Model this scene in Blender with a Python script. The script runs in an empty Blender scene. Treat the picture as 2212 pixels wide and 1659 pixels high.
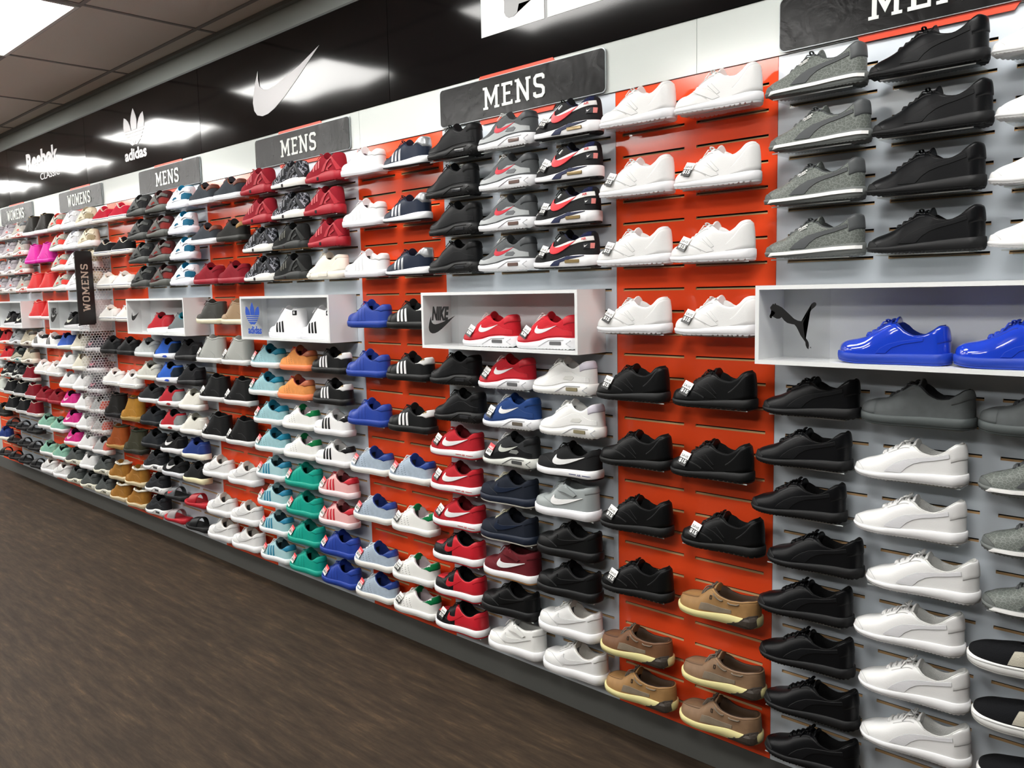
import bpy, bmesh, math, random
from mathutils import Vector, Matrix
from mathutils.bvhtree import BVHTree

sc = bpy.context.scene
C = sc.collection
PI = math.pi
random.seed(7)

# ------------------------------------------------------------------ camera
def rot_cam(yaw, pitch, roll):
    cy, sy, cp, sp = math.cos(yaw), math.sin(yaw), math.cos(pitch), math.sin(pitch)
    f = Vector((-sy*cp, cy*cp, sp)); r = Vector((cy, sy, 0)); u = r.cross(f)
    c, s = math.cos(roll), math.sin(roll)
    return c*r+s*u, -s*r+c*u, f
cd = bpy.data.cameras.new('camera'); cam = bpy.data.objects.new('camera', cd); C.objects.link(cam)
r_, u_, f_ = rot_cam(math.radians(44.3225), math.radians(-6.1884), math.radians(-1.1844))
cam.matrix_world = Matrix(((r_.x, u_.x, -f_.x, 1.8746), (r_.y, u_.y, -f_.y, -2.4657), (r_.z, u_.z, -f_.z, 1.6467), (0, 0, 0, 1)))
cd.sensor_width = 36; cd.lens = 30.083; cd.clip_start = .02; cd.clip_end = 60
sc.camera = cam

# ------------------------------------------------------------------ world, exposure
w = bpy.data.worlds.new('world'); sc.world = w; w.use_nodes = True
w.node_tree.nodes['Background'].inputs[0].default_value = (.9, .95, 1, 1)
w.node_tree.nodes['Background'].inputs[1].default_value = .3
sc.view_settings.view_transform = 'Standard'; sc.view_settings.look = 'None'
sc.view_settings.gamma = 1; sc.view_settings.use_curve_mapping = False
sc.view_settings.exposure = -0.08
LIGHT_POWER = 20.0

# ------------------------------------------------------------------ materials
def lin(h):
    v = [int(h[i:i+2], 16)/255 for i in (0, 2, 4)]
    return tuple(((c+.055)/1.055)**2.4 if c > .04045 else c/12.92 for c in v)+(1,)
MATS = {}
def mat(h, rough=.5, spec=.5, kind=None, metal=0, coat=0):
    key = (h, rough, spec, kind, metal, coat)
    if key in MATS: return MATS[key]
    m = bpy.data.materials.new('mat_'+h+('_'+kind if kind else '')); m.use_nodes = True
    nt = m.node_tree; N = nt.nodes; Lk = nt.links; b = N['Principled BSDF']
    b.inputs['Base Color'].default_value = lin(h); b.inputs['Roughness'].default_value = rough
    b.inputs['Specular IOR Level'].default_value = spec; b.inputs['Metallic'].default_value = metal
    b.inputs['Coat Weight'].default_value = coat; b.inputs['Coat Roughness'].default_value = .05
    def tex(kind2, scale, **kw):
        tc = N.new('ShaderNodeTexCoord'); t = N.new(kind2); t.inputs['Scale'].default_value = scale
        Lk.new(tc.outputs['Object'], t.inputs['Vector'])
        for k, v in kw.items(): t.inputs[k].default_value = v
        return t
    def bump(out, dist, strength=.5):
        bp = N.new('ShaderNodeBump'); bp.inputs['Strength'].default_value = strength; bp.inputs['Distance'].default_value = dist
        Lk.new(out, bp.inputs['Height']); Lk.new(bp.outputs[0], b.inputs['Normal'])
    def ramp(out, stops):
        r = N.new('ShaderNodeValToRGB'); e = r.color_ramp.elements
        e[0].position, e[0].color = stops[0][0], lin(stops[0][1]); e[1].position, e[1].color = stops[-1][0], lin(stops[-1][1])
        for p, c in stops[1:-1]: q = e.new(p); q.color = lin(c)
        Lk.new(out, r.inputs[0]); Lk.new(r.outputs[0], b.inputs['Base Color']); return r
    if kind == 'leather': t = tex('ShaderNodeTexNoise', 260, Detail=3.0); bump(t.outputs[0], .0006, .35)
    if kind == 'mesh': t = tex('ShaderNodeTexVoronoi', 420); bump(t.outputs[0], .0012, .6)
    if kind == 'suede':
        t = tex('ShaderNodeTexNoise', 40, Detail=6.0)
        c = lin(h); r = N.new('ShaderNodeMixRGB'); r.blend_type = 'MULTIPLY'; r.inputs[0].default_value = .35
        r.inputs[1].default_value = c; Lk.new(t.outputs[0], r.inputs[2]); Lk.new(r.outputs[0], b.inputs['Base Color'])
        bump(t.outputs[0], .001, .4)
    if kind == 'croc':
        t = tex('ShaderNodeTexVoronoi', 95); t.feature = 'DISTANCE_TO_EDGE'
        mp = N.new('ShaderNodeMapping'); tc = N.new('ShaderNodeTexCoord'); mp.inputs['Scale'].default_value = (1, .6, 1.5)
        Lk.new(tc.outputs['Object'], mp.inputs[0]); Lk.new(mp.outputs[0], t.inputs['Vector'])
        ramp(t.outputs['Distance'], [(0, '7c827d'), (.04, '757b76'), (.1, '5d625d'), (1, '6a6f6c')])
        bump(t.outputs['Distance'], -.001, .5)
    if kind == 'camo':
        t = tex('ShaderNodeTexNoise', 42, Detail=2.0)
        r = ramp(t.outputs[0], [(.0, '15161a'), (.46, '1b1c20'), (.5, '4d5058'), (.56, 'a9abb4'), (.62, '2a2b30'), (1, '17181c')]); r.color_ramp.interpolation = 'CONSTANT'
    if kind == 'panel': t = tex('ShaderNodeTexNoise', 300, Detail=2.0); bump(t.outputs[0], .0001, .1)
    if kind == 'gloss':
        t = tex('ShaderNodeTexNoise', 1.7, Detail=1.0); t2 = tex('ShaderNodeTexNoise', 260, Detail=2.0)
        a = N.new('ShaderNodeMath'); a.operation = 'MULTIPLY_ADD'; a.inputs[1].default_value = .004
        Lk.new(t2.outputs[0], a.inputs[0]); Lk.new(t.outputs[0], a.inputs[2]); bump(a.outputs[0], .010, .5)
    if kind == 'brushed':
        t = tex('ShaderNodeTexNoise', 9, Detail=8.0, Distortion=3.5)
        r = N.new('ShaderNodeMapRange'); r.inputs[3].default_value = .14; r.inputs[4].default_value = .34
        Lk.new(t.outputs[0], r.inputs[0]); Lk.new(r.outputs[0], b.inputs['Roughness']); bump(t.outputs[0], .003, .3)
    if kind == 'floor':
        tc = N.new('ShaderNodeTexCoord'); mp = N.new('ShaderNodeMapping'); mp.inputs['Scale'].default_value = (1.1, 8, 1)
        Lk.new(tc.outputs['Object'], mp.inputs[0])
        n1 = N.new('ShaderNodeTexNoise'); n1.inputs['Scale'].default_value = 3.2; n1.inputs['Detail'].default_value = 12; n1.inputs['Roughness'].default_value = .74
        n1.inputs['Distortion'].default_value = .15
        Lk.new(mp.outputs[0], n1.inputs['Vector'])
        br = N.new('ShaderNodeTexBrick'); Lk.new(tc.outputs['Object'], br.inputs['Vector'])
        br.inputs['Color1'].default_value = (.35, .35, .35, 1); br.inputs['Color2'].default_value = (.65, .65, .65, 1); br.inputs['Mortar'].default_value = (.2, .2, .2, 1)
        br.inputs['Scale'].default_value = 1; br.inputs['Brick Width'].default_value = 1.22; br.inputs['Row Height'].default_value = .18; br.inputs['Mortar Size'].default_value = .0012
        mx = N.new('ShaderNodeMixRGB'); mx.inputs[0].default_value = .16
        Lk.new(n1.outputs[0], mx.inputs[1]); Lk.new(br.outputs[0], mx.inputs[2])
        ramp(mx.outputs[0], [(.3, '29221c'), (.46, '382f27'), (.56, '43382d'), (.7, '5e4c3a')])
        bump(n1.outputs[0], .002, .25)
    if kind == 'tile': t = tex('ShaderNodeTexNoise', 140, Detail=4.0); bump(t.outputs[0], .002, .3)
    MATS[key] = m; return m
def acrylic(name, tint=(.95, .96, .97, 1), refl=.1):
    m = bpy.data.materials.new(name); m.use_nodes = True; nt = m.node_tree; N = nt.nodes
    N.remove(N['Principled BSDF']); o = N['Material Output']
    t = N.new('ShaderNodeBsdfTransparent'); t.inputs[0].default_value = tint
    g = N.new('ShaderNodeBsdfGlossy'); g.inputs['Roughness'].default_value = .06
    fr = N.new('ShaderNodeLayerWeight'); fr.inputs[0].default_value = .5
    pw = N.new('ShaderNodeMath'); pw.operation = 'POWER'; pw.inputs[1].default_value = 5
    nt.links.new(fr.outputs['Facing'], pw.inputs[0])
    mr = N.new('ShaderNodeMath'); mr.operation = 'MULTIPLY_ADD'; mr.inputs[1].default_value = .7; mr.inputs[2].default_value = refl; mr.use_clamp = True
    nt.links.new(pw.outputs[0], mr.inputs[0])
    mx = N.new('ShaderNodeMixShader'); nt.links.new(mr.outputs[0], mx.inputs[0])
    nt.links.new(t.outputs[0], mx.inputs[1]); nt.links.new(g.outputs[0], mx.inputs[2]); nt.links.new(mx.outputs[0], o.inputs[0])
    return m
def emit(name, col, s):
    m = bpy.data.materials.new(name); m.use_nodes = True; b = m.node_tree.nodes['Principled BSDF']
    b.inputs['Base Color'].default_value = (.9, .9, .9, 1); b.inputs['Emission Color'].default_value = col; b.inputs['Emission Strength'].default_value = s
    return m
ACR = acrylic('mat_clear_acrylic', (.93, .945, .945, 1), .05)
EDGE = mat('c9cfcf', .25, .6)

# ------------------------------------------------------------------ mesh helpers
def mesh_obj(name, verts, faces, mats, parent=None, mi=None, smooth=True):
    me = bpy.data.meshes.new(name); me.from_pydata([tuple(v) for v in verts], [], faces)
    for m in (mats if isinstance(mats, (list, tuple)) else [mats]): me.materials.append(m)
    if mi: me.polygons.foreach_set('material_index', mi)
    if smooth: me.polygons.foreach_set('use_smooth', [True]*len(me.polygons))
    me.update()
    o = bpy.data.objects.new(name, me); C.objects.link(o)
    if parent: o.parent = parent
    return o
def bm_obj(name, bm, mats, parent=None, smooth=False):
    me = bpy.data.meshes.new(name); bm.to_mesh(me); bm.free()
    for m in (mats if isinstance(mats, (list, tuple)) else [mats]): me.materials.append(m)
    if smooth: me.polygons.foreach_set('use_smooth', [True]*len(me.polygons))
    o = bpy.data.objects.new(name, me); C.objects.link(o)
    if parent: o.parent = parent
    return o
def box(bm, x0, x1, y0, y1, z0, z1, mi=0):
    v = [bm.verts.new(p) for p in ((x0,y0,z0),(x1,y0,z0),(x1,y1,z0),(x0,y1,z0),(x0,y0,z1),(x1,y0,z1),(x1,y1,z1),(x0,y1,z1))]
    for f in ((3,2,1,0),(4,5,6,7),(0,1,5,4),(1,2,6,5),(2,3,7,6),(3,0,4,7)):
        bm.faces.new([v[i] for i in f]).material_index = mi
def boxes(name, lst, m, parent=None, bevel=0):
    bm = bmesh.new()
    for b in lst: box(bm, *b)
    if bevel: bmesh.ops.bevel(bm, geom=bm.edges[:], offset=bevel, segments=2, affect='EDGES', profile=.5)
    return bm_obj(name, bm, m, parent)
def empty(name, loc, label=None, cat=None, group=None):
    o = bpy.data.objects.new(name, None); C.objects.link(o); o.location = loc; o.empty_display_size = .05
    return tag(o, label, cat, group)
def tag(o, label=None, cat=None, group=None, kind=None):
    if label: o['label'] = label
    if cat: o['category'] = cat
    if group: o['group'] = group
    if kind: o['kind'] = kind
    return o
def children(o): return [c for c in bpy.data.objects if c.parent == o]
def flat(name, polys, m, depth=.002, parent=None, at=None):
    """2-D outlines (x, z) -> thin solid facing -y, back at y = 0"""
    bm = bmesh.new()
    for ip, P in enumerate(polys):
        a = sum(P[i][0]*P[(i+1) % len(P)][1]-P[(i+1) % len(P)][0]*P[i][1] for i in range(len(P)))
        if a < 0: P = P[::-1]
        f = [bm.verts.new((x, -depth-ip*.00004, z)) for x, z in P]; b = [bm.verts.new((x, 0, z)) for x, z in P]
        bm.faces.new(f); n = len(P)
        for i in range(n): bm.faces.new((f[(i+1) % n], f[i], b[i], b[(i+1) % n]))
    bmesh.ops.triangulate(bm, faces=[f for f in bm.faces if len(f.verts) > 4], ngon_method='EAR_CLIP')
    o = bm_obj(name, bm, m, parent)
    if at: o.location = at
    return o
def stroke(pts, wd, closed=False):
    n = len(pts); L, R = [], []
    for i, p in enumerate(pts):
        a = pts[i-1] if (i or closed) else None; b = pts[(i+1) % n] if (i < n-1 or closed) else None
        d1 = None if a is None else Vector((p[0]-a[0], p[1]-a[1])).normalized()
        d2 = None if b is None else Vector((b[0]-p[0], b[1]-p[1])).normalized()
        d1 = d1 or d2; d2 = d2 or d1
        t = (d1+d2).normalized(); nn = Vector((-t.y, t.x)); k = wd/2/max(.35, nn.dot(Vector((-d1.y, d1.x))))
        L.append((p[0]+nn.x*k, p[1]+nn.y*k)); R.append((p[0]-nn.x*k, p[1]-nn.y*k))
    return [[L[i], L[(i+1) % n], R[(i+1) % n], R[i]] for i in range(n if closed else n-1)]
def rect(x0, x1, z0, z1): return [(x0, z0), (x1, z0), (x1, z1), (x0, z1)]
def rrect(x0, x1, z0, z1, r, n=6):
    P = []
    for cx, cz, a0 in ((x1-r, z0+r, -90), (x1-r, z1-r, 0), (x0+r, z1-r, 90), (x0+r, z0+r, 180)):
        for i in range(n+1): a = math.radians(a0+90*i/n); P.append((cx+r*math.cos(a), cz+r*math.sin(a)))
    return P
# slab-serif capitals of the department signs (unit height)
def glyph(ch):
    t = .15; h = t*.7; P = []
    def S(*p): P.extend(stroke(list(p), t))
    def serif(x, z, w=.32): P.append(rect(x-w/2, x+w/2, z-h/2, z+h/2))
    if ch == 'M':
        S((.16, 0), (.16, 1)); S((.84, 0), (.84, 1)); S((.16, 1-t*.3), (.5, .3), (.84, 1-t*.3))
        serif(.14, h/2); serif(.86, h/2); serif(.08, 1-h/2, .22); serif(.92, 1-h/2, .22); return P, 1.0
    if ch == 'E':
        S((.2, 0), (.2, 1)); P += [rect(.02, .66, 0, h*1.2), rect(.02, .66, 1-h*1.2, 1), rect(.2, .56, .45, .45+h*1.2), rect(.6, .7, 0, .2), rect(.6, .7, .8, 1)]; return P, .72
    if ch == 'N':
        S((.16, 0), (.16, 1)); S((.74, 0), (.74, 1)); S((.14, 1), (.76, 0)); serif(.14, h/2); serif(.08, 1-h/2, .2); serif(.78, 1-h/2, .3); return P, .92
    if ch == 'S':
        S((.6, .76), (.6, .86), (.52, .93), (.2, .93), (.1, .84), (.1, .64), (.18, .54), (.5, .46), (.6, .36), (.6, .16), (.5, .07), (.18, .07), (.08, .14), (.08, .26)); return P, .7
    if ch == 'O':
        P += stroke([(.1, .2), (.22, .07), (.52, .07), (.64, .2), (.64, .8), (.52, .93), (.22, .93), (.1, .8)], t, True); return P, .74
    if ch == 'W':
        S((.14, 1), (.32, 0)); S((.32, 0), (.52, .8)); S((.52, .8), (.72, 0)); S((.72, 0), (.9, 1)); serif(.14, 1-h/2, .3); serif(.9, 1-h/2, .3); return P, 1.04
def sign_polys(word, x0, x1, z0, z1):
    gs = []; x = 0
    for ch in word: g, wd = glyph(ch); gs.append((g, x)); x += wd+.16
    x -= .16; sx = (x1-x0)/x; sz = z1-z0
    return [[(x0+(px+ox)*sx, z0+pz*sz) for px, pz in P] for g, ox in gs for P in g]
def text_mesh(name, s, x0, x1, z0, z1, m, y, parent, off=.0, shear=0, depth=.001, rot=None):
    """lettering from the built-in face, fitted to a rectangle in the x-z plane, facing -y"""
    cu = bpy.data.curves.new('t', 'FONT'); cu.body = s; cu.offset = off; cu.shear = shear; cu.resolution_u = 3; cu.extrude = .05
    t = bpy.data.objects.new('t', cu); C.objects.link(t)
    me = bpy.data.meshes.new_from_object(t.evaluated_get(bpy.context.evaluated_depsgraph_get()))
    bpy.data.objects.remove(t); bpy.data.curves.remove(cu)
    xs = [v.co.x for v in me.vertices]; ys = [v.co.y for v in me.vertices]
    a, b, c, d = min(xs), max(xs), min(ys), max(ys)
    for v in me.vertices:
        X = x0+(v.co.x-a)/(b-a)*(x1-x0); Z = z0+(v.co.y-c)/(d-c)*(z1-z0)
        v.co = (X, y-(depth if v.co.z > 0 else 0), Z)
    me.materials.clear(); me.materials.append(m); me.name = name
    o = bpy.data.objects.new(name, me); C.objects.link(o); o.parent = parent
    return o
TICK = [(.10,.95),(.05,.72),(.015,.5),(0,.33),(.015,.16),(.06,.05),(.14,0),(.23,.015),(.34,.09),(.5,.27),(.7,.55),(1,1),(.72,.76),(.5,.62),(.36,.54),(.25,.51),(.17,.54),(.12,.62),(.1,.76)]
def tick(x0, x1, z0, z1): return [(x0+a*(x1-x0), z0+b*(z1-z0)) for a, b in TICK]
def trefoil(cx, z0, wd, ht):
    half = [(0,1),(.05,.9),(.1,.78),(.125,.66),(.12,.52),(.1,.42)]
    A = [half+[(-a, b) for a, b in half[::-1][:-1]]]
    R = [(.39,.82),(.42,.68),(.43,.55),(.41,.42),(.13,.42),(.16,.55),(.22,.68),(.3,.77)]
    A += [R, [(-a, b) for a, b in R]]
    W = lambda z: .16+.56*max(z, 0)**.8*.9 if z < .42 else .41
    for a, b in ((.385,.335),(.295,.245),(.205,.155)): A.append([(-W(b), b), (W(b), b), (W(a), a), (-W(a), a)])
    A += [[(-.1, 0), (-.015, .02), (-.07, .12), (-W(.12), .12)], [(.1, 0), (.015, .02), (.07, .12), (W(.12), .12)], [(-.05, .12), (.05, .12), (0, .0)]]
    return [[(cx+a*wd/.86, z0+b*ht) for a, b in P] for P in A]
CAT = [(262,295),(275,283),(290,266),(300,275),(312,262),(320,275),(345,283),(380,300),(420,330),(460,362),(495,390),(530,405),(565,410),(590,395),(610,365),(625,330),(640,295),(660,268),(682,256),(700,262),(702,280),(685,298),(660,315),(640,345),(620,380),(600,405),(582,424),(592,450),(601,485),(604,520),(608,545),(622,560),(635,580),(640,605),(636,636),(622,628),(610,605),(606,578),(588,555),(560,525),(540,490),(520,458),(500,438),(470,434),(430,425),(400,405),(375,378),(355,391),(330,392),(305,382),(285,370),(276,378),(278,388),(262,386),(255,370),(265,352),(285,347),(308,353),(311,342),(300,332),(288,332),(272,322),(264,310)]

# ------------------------------------------------------------------ room
P_ = 1.524; OW = .6096
X0, X1, Y1, CZ = -17.0, 5.5, -8.6, 3.135
tag(boxes('floor', [(X0, X1, Y1, .12, -.05, 0)], mat('4d4137', .6, .1, 'floor')), kind='structure')
tag(boxes('ceiling', [(X0, X1, Y1, .12, CZ, CZ+.05)], mat('dcd5cd', .9, .2, 'tile')), kind='structure')
tag(boxes('wall_back', [(X0, X1, .02, .12, 0, CZ)], mat('b4bab6', .8, .2)), kind='structure')
tag(boxes('wall_front', [(X0, X1, Y1-.1, Y1, 0, CZ)], mat('6f6f6c', .8, .2)), kind='structure')
tag(boxes('wall_left', [(X0-.1, X0, Y1, .12, 0, CZ)], mat('6f6f6c', .8, .2)), kind='structure')
tag(boxes('wall_right', [(X1, X1+.1, Y1, .12, 0, CZ)], mat('6f6f6c', .8, .2)), kind='structure')
tag(boxes('baseboard_back', [(X0, X1, .0, .02, 0, .108)], mat('5c5c59', .6, .2)), kind='structure')
bars = []
k = 0
while -.122-.6096*k > Y1:
    y = -.122-.6096*k; bars.append((X0, X1, y-.012, y+.012, CZ-.004, CZ+.001)); k += 1
x = -2.81-1.2192*11
while x < X1: bars.append((x-.012, x+.012, Y1, .0, CZ-.0045, CZ+.0005)); x += 1.2192
tag(boxes('trim_1', bars, mat('8a8784', .6, .4)), kind='structure')
tag(boxes('trim_2', [(X0, X1, -.012, .02, CZ-.02, CZ), (X0, X1, -.008, .02, 2.986, 2.996)], mat('7c7f7e', .5, .4)), kind='structure')

# ceiling lights: rows of 2 x 4 ft troffers
DIF = emit('mat_light_diffuser', (1, .985, .95, 1), LIGHT_POWER); FRM = mat('d8d8d4', .4)
def light():
    t = empty('ceiling_light', (0, 0, 0), None, 'ceiling light', 'flush ceiling lights')
    boxes('frame', [(-.61, .61, -.305, -.285, -.012, 0), (-.61, .61, .285, .305, -.012, 0), (-.61, -.59, -.285, .285, -.012, 0), (.59, .61, -.285, .285, -.012, 0)], FRM, t)
    boxes('diffuser', [(-.59, .59, -.285, .285, -.006, -.001)], DIF, t)
    return t
L0 = light()
def dup(root, loc, rz=None):
    r = root.copy(); C.objects.link(r); r.location = loc
    if rz is not None: r.rotation_euler = (0, 0, rz)
    for ch in KIDS.setdefault(root.name, children(root)):
        c = ch.copy(); C.objects.link(c); c.parent = r
        for g in KIDS.setdefault(ch.name, children(ch)):
            d = g.copy(); C.objects.link(d); d.parent = c
    return r
KIDS = {}
first = True
for j in range(3):
    for i in range(-5, 3):
        loc = (-3.44+2.4384*i, -1.036-1.8288*j, CZ)
        if not X0+.7 < loc[0] < X1-.7: continue
        if (j, i) == (0, 0): o = L0; o.location = loc
        else: o = dup(L0, loc)
        o['label'] = 'lit rectangular troffer at the upper left corner, its glare on the black fascia' if (j, i) == (0, 0) else 'lit rectangular troffer in the ceiling grid, outside the view'

# ------------------------------------------------------------------ slatwall panels
WHITE = mat('dce4ec', .16, .5, 'panel'); ORANGE = mat('fb5429', .13, .6, 'panel'); WOOD = mat('cfa877', .7); DARK = mat('0d0b0a', .6, .2)  # near-black paints in the gap shadow in the upper half of each slot
S0, SP, SH = 1.343, .0763, .0095
def slot_z(n): return S0+SP*n
SL = {'O': [(.03, .281), (.326, .580)], 'W': [(.038, .295), (.337, .594), (.638, .892)]}
def panel(kind, x0, wd, label):
    z0, z1 = .11, 2.327; cols = SL[kind]; V = []; F = []; M = []
    xs = [0]+[a for c in cols for a in c]+[wd]
    xs[0] += .0008; xs[-1] -= .0008
    zs = [z0]; rows = []
    for n in range(-15, 13):
        z = slot_z(n)-SH; rows.append(len(zs)); zs += [z, z+SH]
    zs.append(z1)
    def q(p, m): i = len(V); V.extend(p); F.append((i, i+1, i+2, i+3)); M.append(m)
    for a in range(len(xs)-1):
        for b in range(len(zs)-1):
            xa, xb, za, zb = xs[a], xs[a+1], zs[b], zs[b+1]
            if b in rows and a % 2 == 1:
                zm = za+SH*.5
                q([(xa, 0, za), (xb, 0, za), (xb, .006, zm), (xa, .006, zm)], 1)
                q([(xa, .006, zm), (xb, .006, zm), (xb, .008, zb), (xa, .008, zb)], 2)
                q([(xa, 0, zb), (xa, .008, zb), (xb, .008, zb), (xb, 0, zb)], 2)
                q([(xa, 0, za), (xa, .008, za), (xa, .008, zb), (xa, 0, zb)], 1)
                q([(xb, 0, za), (xb, 0, zb), (xb, .008, zb), (xb, .008, za)], 1)
            else: q([(xa, 0, za), (xb, 0, za), (xb, 0, zb), (xa, 0, zb)], 0)
    a, b = xs[0], xs[-1]
    for p in ([(a,0,z0),(a,0,z1),(a,.019,z1),(a,.019,z0)], [(b,0,z0),(b,.019,z0),(b,.019,z1),(b,0,z1)], [(a,0,z0),(a,.019,z0),(b,.019,z0),(b,0,z0)], [(a,0,z1),(b,0,z1),(b,.019,z1),(a,.019,z1)], [(a,.019,z0),(a,.019,z1),(b,.019,z1),(b,.019,z0)]): q(p, 0)
    o = mesh_obj('slotted_wall_panel', V, F, [WHITE if kind == 'W' else ORANGE, WOOD, DARK], None, M, False)
    o.location = (x0, -.0005, 0)
    tag(o, label, 'wall panel', 'slotted display wall panels'); return o
BAY = {'0': 'leaping-cat-box bay', '-1': 'red-sneaker-box bay', '-2': 'trefoil-box bay', '-3': 'small-tick-box bay', '-4': 'vertical-sign bay', '-5': 'leftmost white bay',
       'O0': 'nearest orange bay', 'O-1': 'second orange bay from right', 'O-2': 'third orange bay from right', 'O-3': 'fourth orange bay from right', 'O-4': 'fifth orange bay from right', 'O-5': 'leftmost orange bay'}
for b in range(1, -6, -1):
    panel('W', P_*b+OW, P_-OW, 'white slotted wall panel behind shoes, '+BAY.get(str(b), 'beyond the right edge'))
for b in range(1, -7, -1):
    panel('O', P_*b, OW, 'orange slotted wall panel behind shoes, '+BAY.get('O'+str(b), 'beyond the right edge' if b > 0 else 'beyond the left edge'))

# ------------------------------------------------------------------ header band, black fascia and logos
HB = mat('d6dcd8', .15, .5, 'panel'); GL = mat('0b0a0b', .09, .3, 'gloss'); LOGO = mat('d2d0d2', .35)
edges = [-8.81, -6.98, -5.15, -3.32, -1.49, .33, 2.16, 3.99]
names = ['behind the leftmost sign', 'behind the two left signs', 'left of the third sign', 'under the tick fascia', 'behind the large sign right of centre', 'behind the cropped top right sign', 'beyond the right edge']
for i in range(len(edges)-1):
    tag(boxes('header_panel', [(edges[i]+.001, edges[i+1]-.001, -.006, .019, 2.329, 2.499)], HB), 'plain white header panel under black fascia, '+names[i], 'header panel', 'white header panels')
fe = [-12.2, -10.37, -8.54, -6.715, -4.87, -3.055, -1.247, 3.4]
fn = ['third beyond the left edge', 'second beyond the left edge', 'plain, at the left edge', 'with the two-line lettering', 'with the pale trefoil', 'with the large pale tick', 'with big white cropped blocks']
fas = []
for i in range(len(fe)-1):
    t = empty('fascia_panel', (fe[i], 0, 2.5), 'glossy black fascia panel '+fn[i], 'fascia panel', 'glossy black fascia panels')
    o = boxes('board', [(.0015, fe[i+1]-fe[i]-.0015, -.012, .019, .001, .482)], GL, t)
    fas.append(t)
def on(i, polys, name='emblem', m=LOGO, d=.0015):
    t = fas[i]; x, z = t.location.x, 2.5
    return flat(name, [[(a-x, b-z) for a, b in P] for P in polys], m, d, t, (0, -.0121, 0))
on(5, [tick(-2.433, -1.783, 2.603, 2.853)])
on(4, trefoil(-3.99, 2.668, .335, .238))
x = fas[4].location.x
text_mesh('lettering', 'adidas', -4.165-x, -3.815-x, .075, .152, LOGO, -.0121, fas[4], .035)
x = fas[3].location.x
text_mesh('lettering', 'Reebok', -6.2-x, -5.44-x, .235, .375, LOGO, -.0121, fas[3], .045)
text_mesh('lettering', 'CLASSIC', -5.88-x, -5.43-x, .132, .185, LOGO, -.0121, fas[3], .0)
on(6, [rect(-.65, -.315, 2.645, 2.982), rect(-.299, .26, 2.645, 2.982)], 'white_block', mat('eceeed', .3), .0012)
hook = [(-.52, 2.982), (-.52, 2.712), (-.512, 2.697), (-.497, 2.688), (-.47, 2.688), (-.452, 2.697), (-.442, 2.712), (-.442, 2.727), (-.38, 2.727), (-.3155, 2.745), (-.3155, 2.982)]
hk = on(6, [hook], 'black_letter_shape', GL, .0012); hk.location.y = -.0134

# department signs
PLQ = mat('0d0d0e', .35, .35, 'brushed'); TAB = mat('ef4a2a', .35); SILV = mat('aab0b2', .3, .6, None, .6); LET = mat('e6e9e4', .4)
def dept(bay, word, label):
    x = P_*bay+OW; t = empty('department_sign', (x, -.0062, 2.335), label, 'sign', 'department signs above the bays')
    flat('orange_tab', [[(.225, .125), (.25, .172), (.63, .172), (.66, .125), (.66, .02), (.63, -.022), (.25, -.022), (.225, .02)]], TAB, .004, t)
    flat('silver_edge', [rrect(.009, .884, -.003, .151, .018)], SILV, .006, t, (0, -.0041, 0))
    flat('plaque', [rrect(.012, .881, 0, .148, .017)], PLQ, .002, t, (0, -.0102, 0))
    wx = (.275, .605) if word == 'MENS' else (.2, .67)
    flat('lettering', sign_polys(word, wx[0], wx[1], .03, .116), LET, .002, t, (0, -.0123, 0))
dept(0, 'MENS', 'dark MENS sign with orange tab, cropped at the top right corner')
dept(-1, 'MENS', 'large dark MENS sign with orange tab, above red-sneaker-box bay')
dept(-2, 'MENS', 'dark MENS sign with orange tab, above trefoil-box bay')
dept(-3, 'MENS', 'small grey MENS sign with orange tab, above small-tick-box bay')
dept(-4, 'WOMENS', 'grey WOMENS sign with orange tab, above vertical-sign bay')
dept(-5, 'WOMENS', 'grey WOMENS sign with orange tab, at the left edge')

# vertical blade sign and honeycomb divider at the end of the fifth white bay
bx = -3*P_
t = empty('blade_sign', (bx, -.19, 1.47), 'tall black vertical WOMENS sign standing out from the wall', 'sign')
bm = bmesh.new(); box(bm, -.006, .006, -.058, .058, 0, .522); bmesh.ops.bevel(bm, geom=[e for e in bm.edges if abs(e.verts[0].co.x-e.verts[1].co.x) > .01], offset=.008, segments=3, affect='EDGES')
bm_obj('plaque', bm, mat('121011', .35, .5), t)
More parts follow.
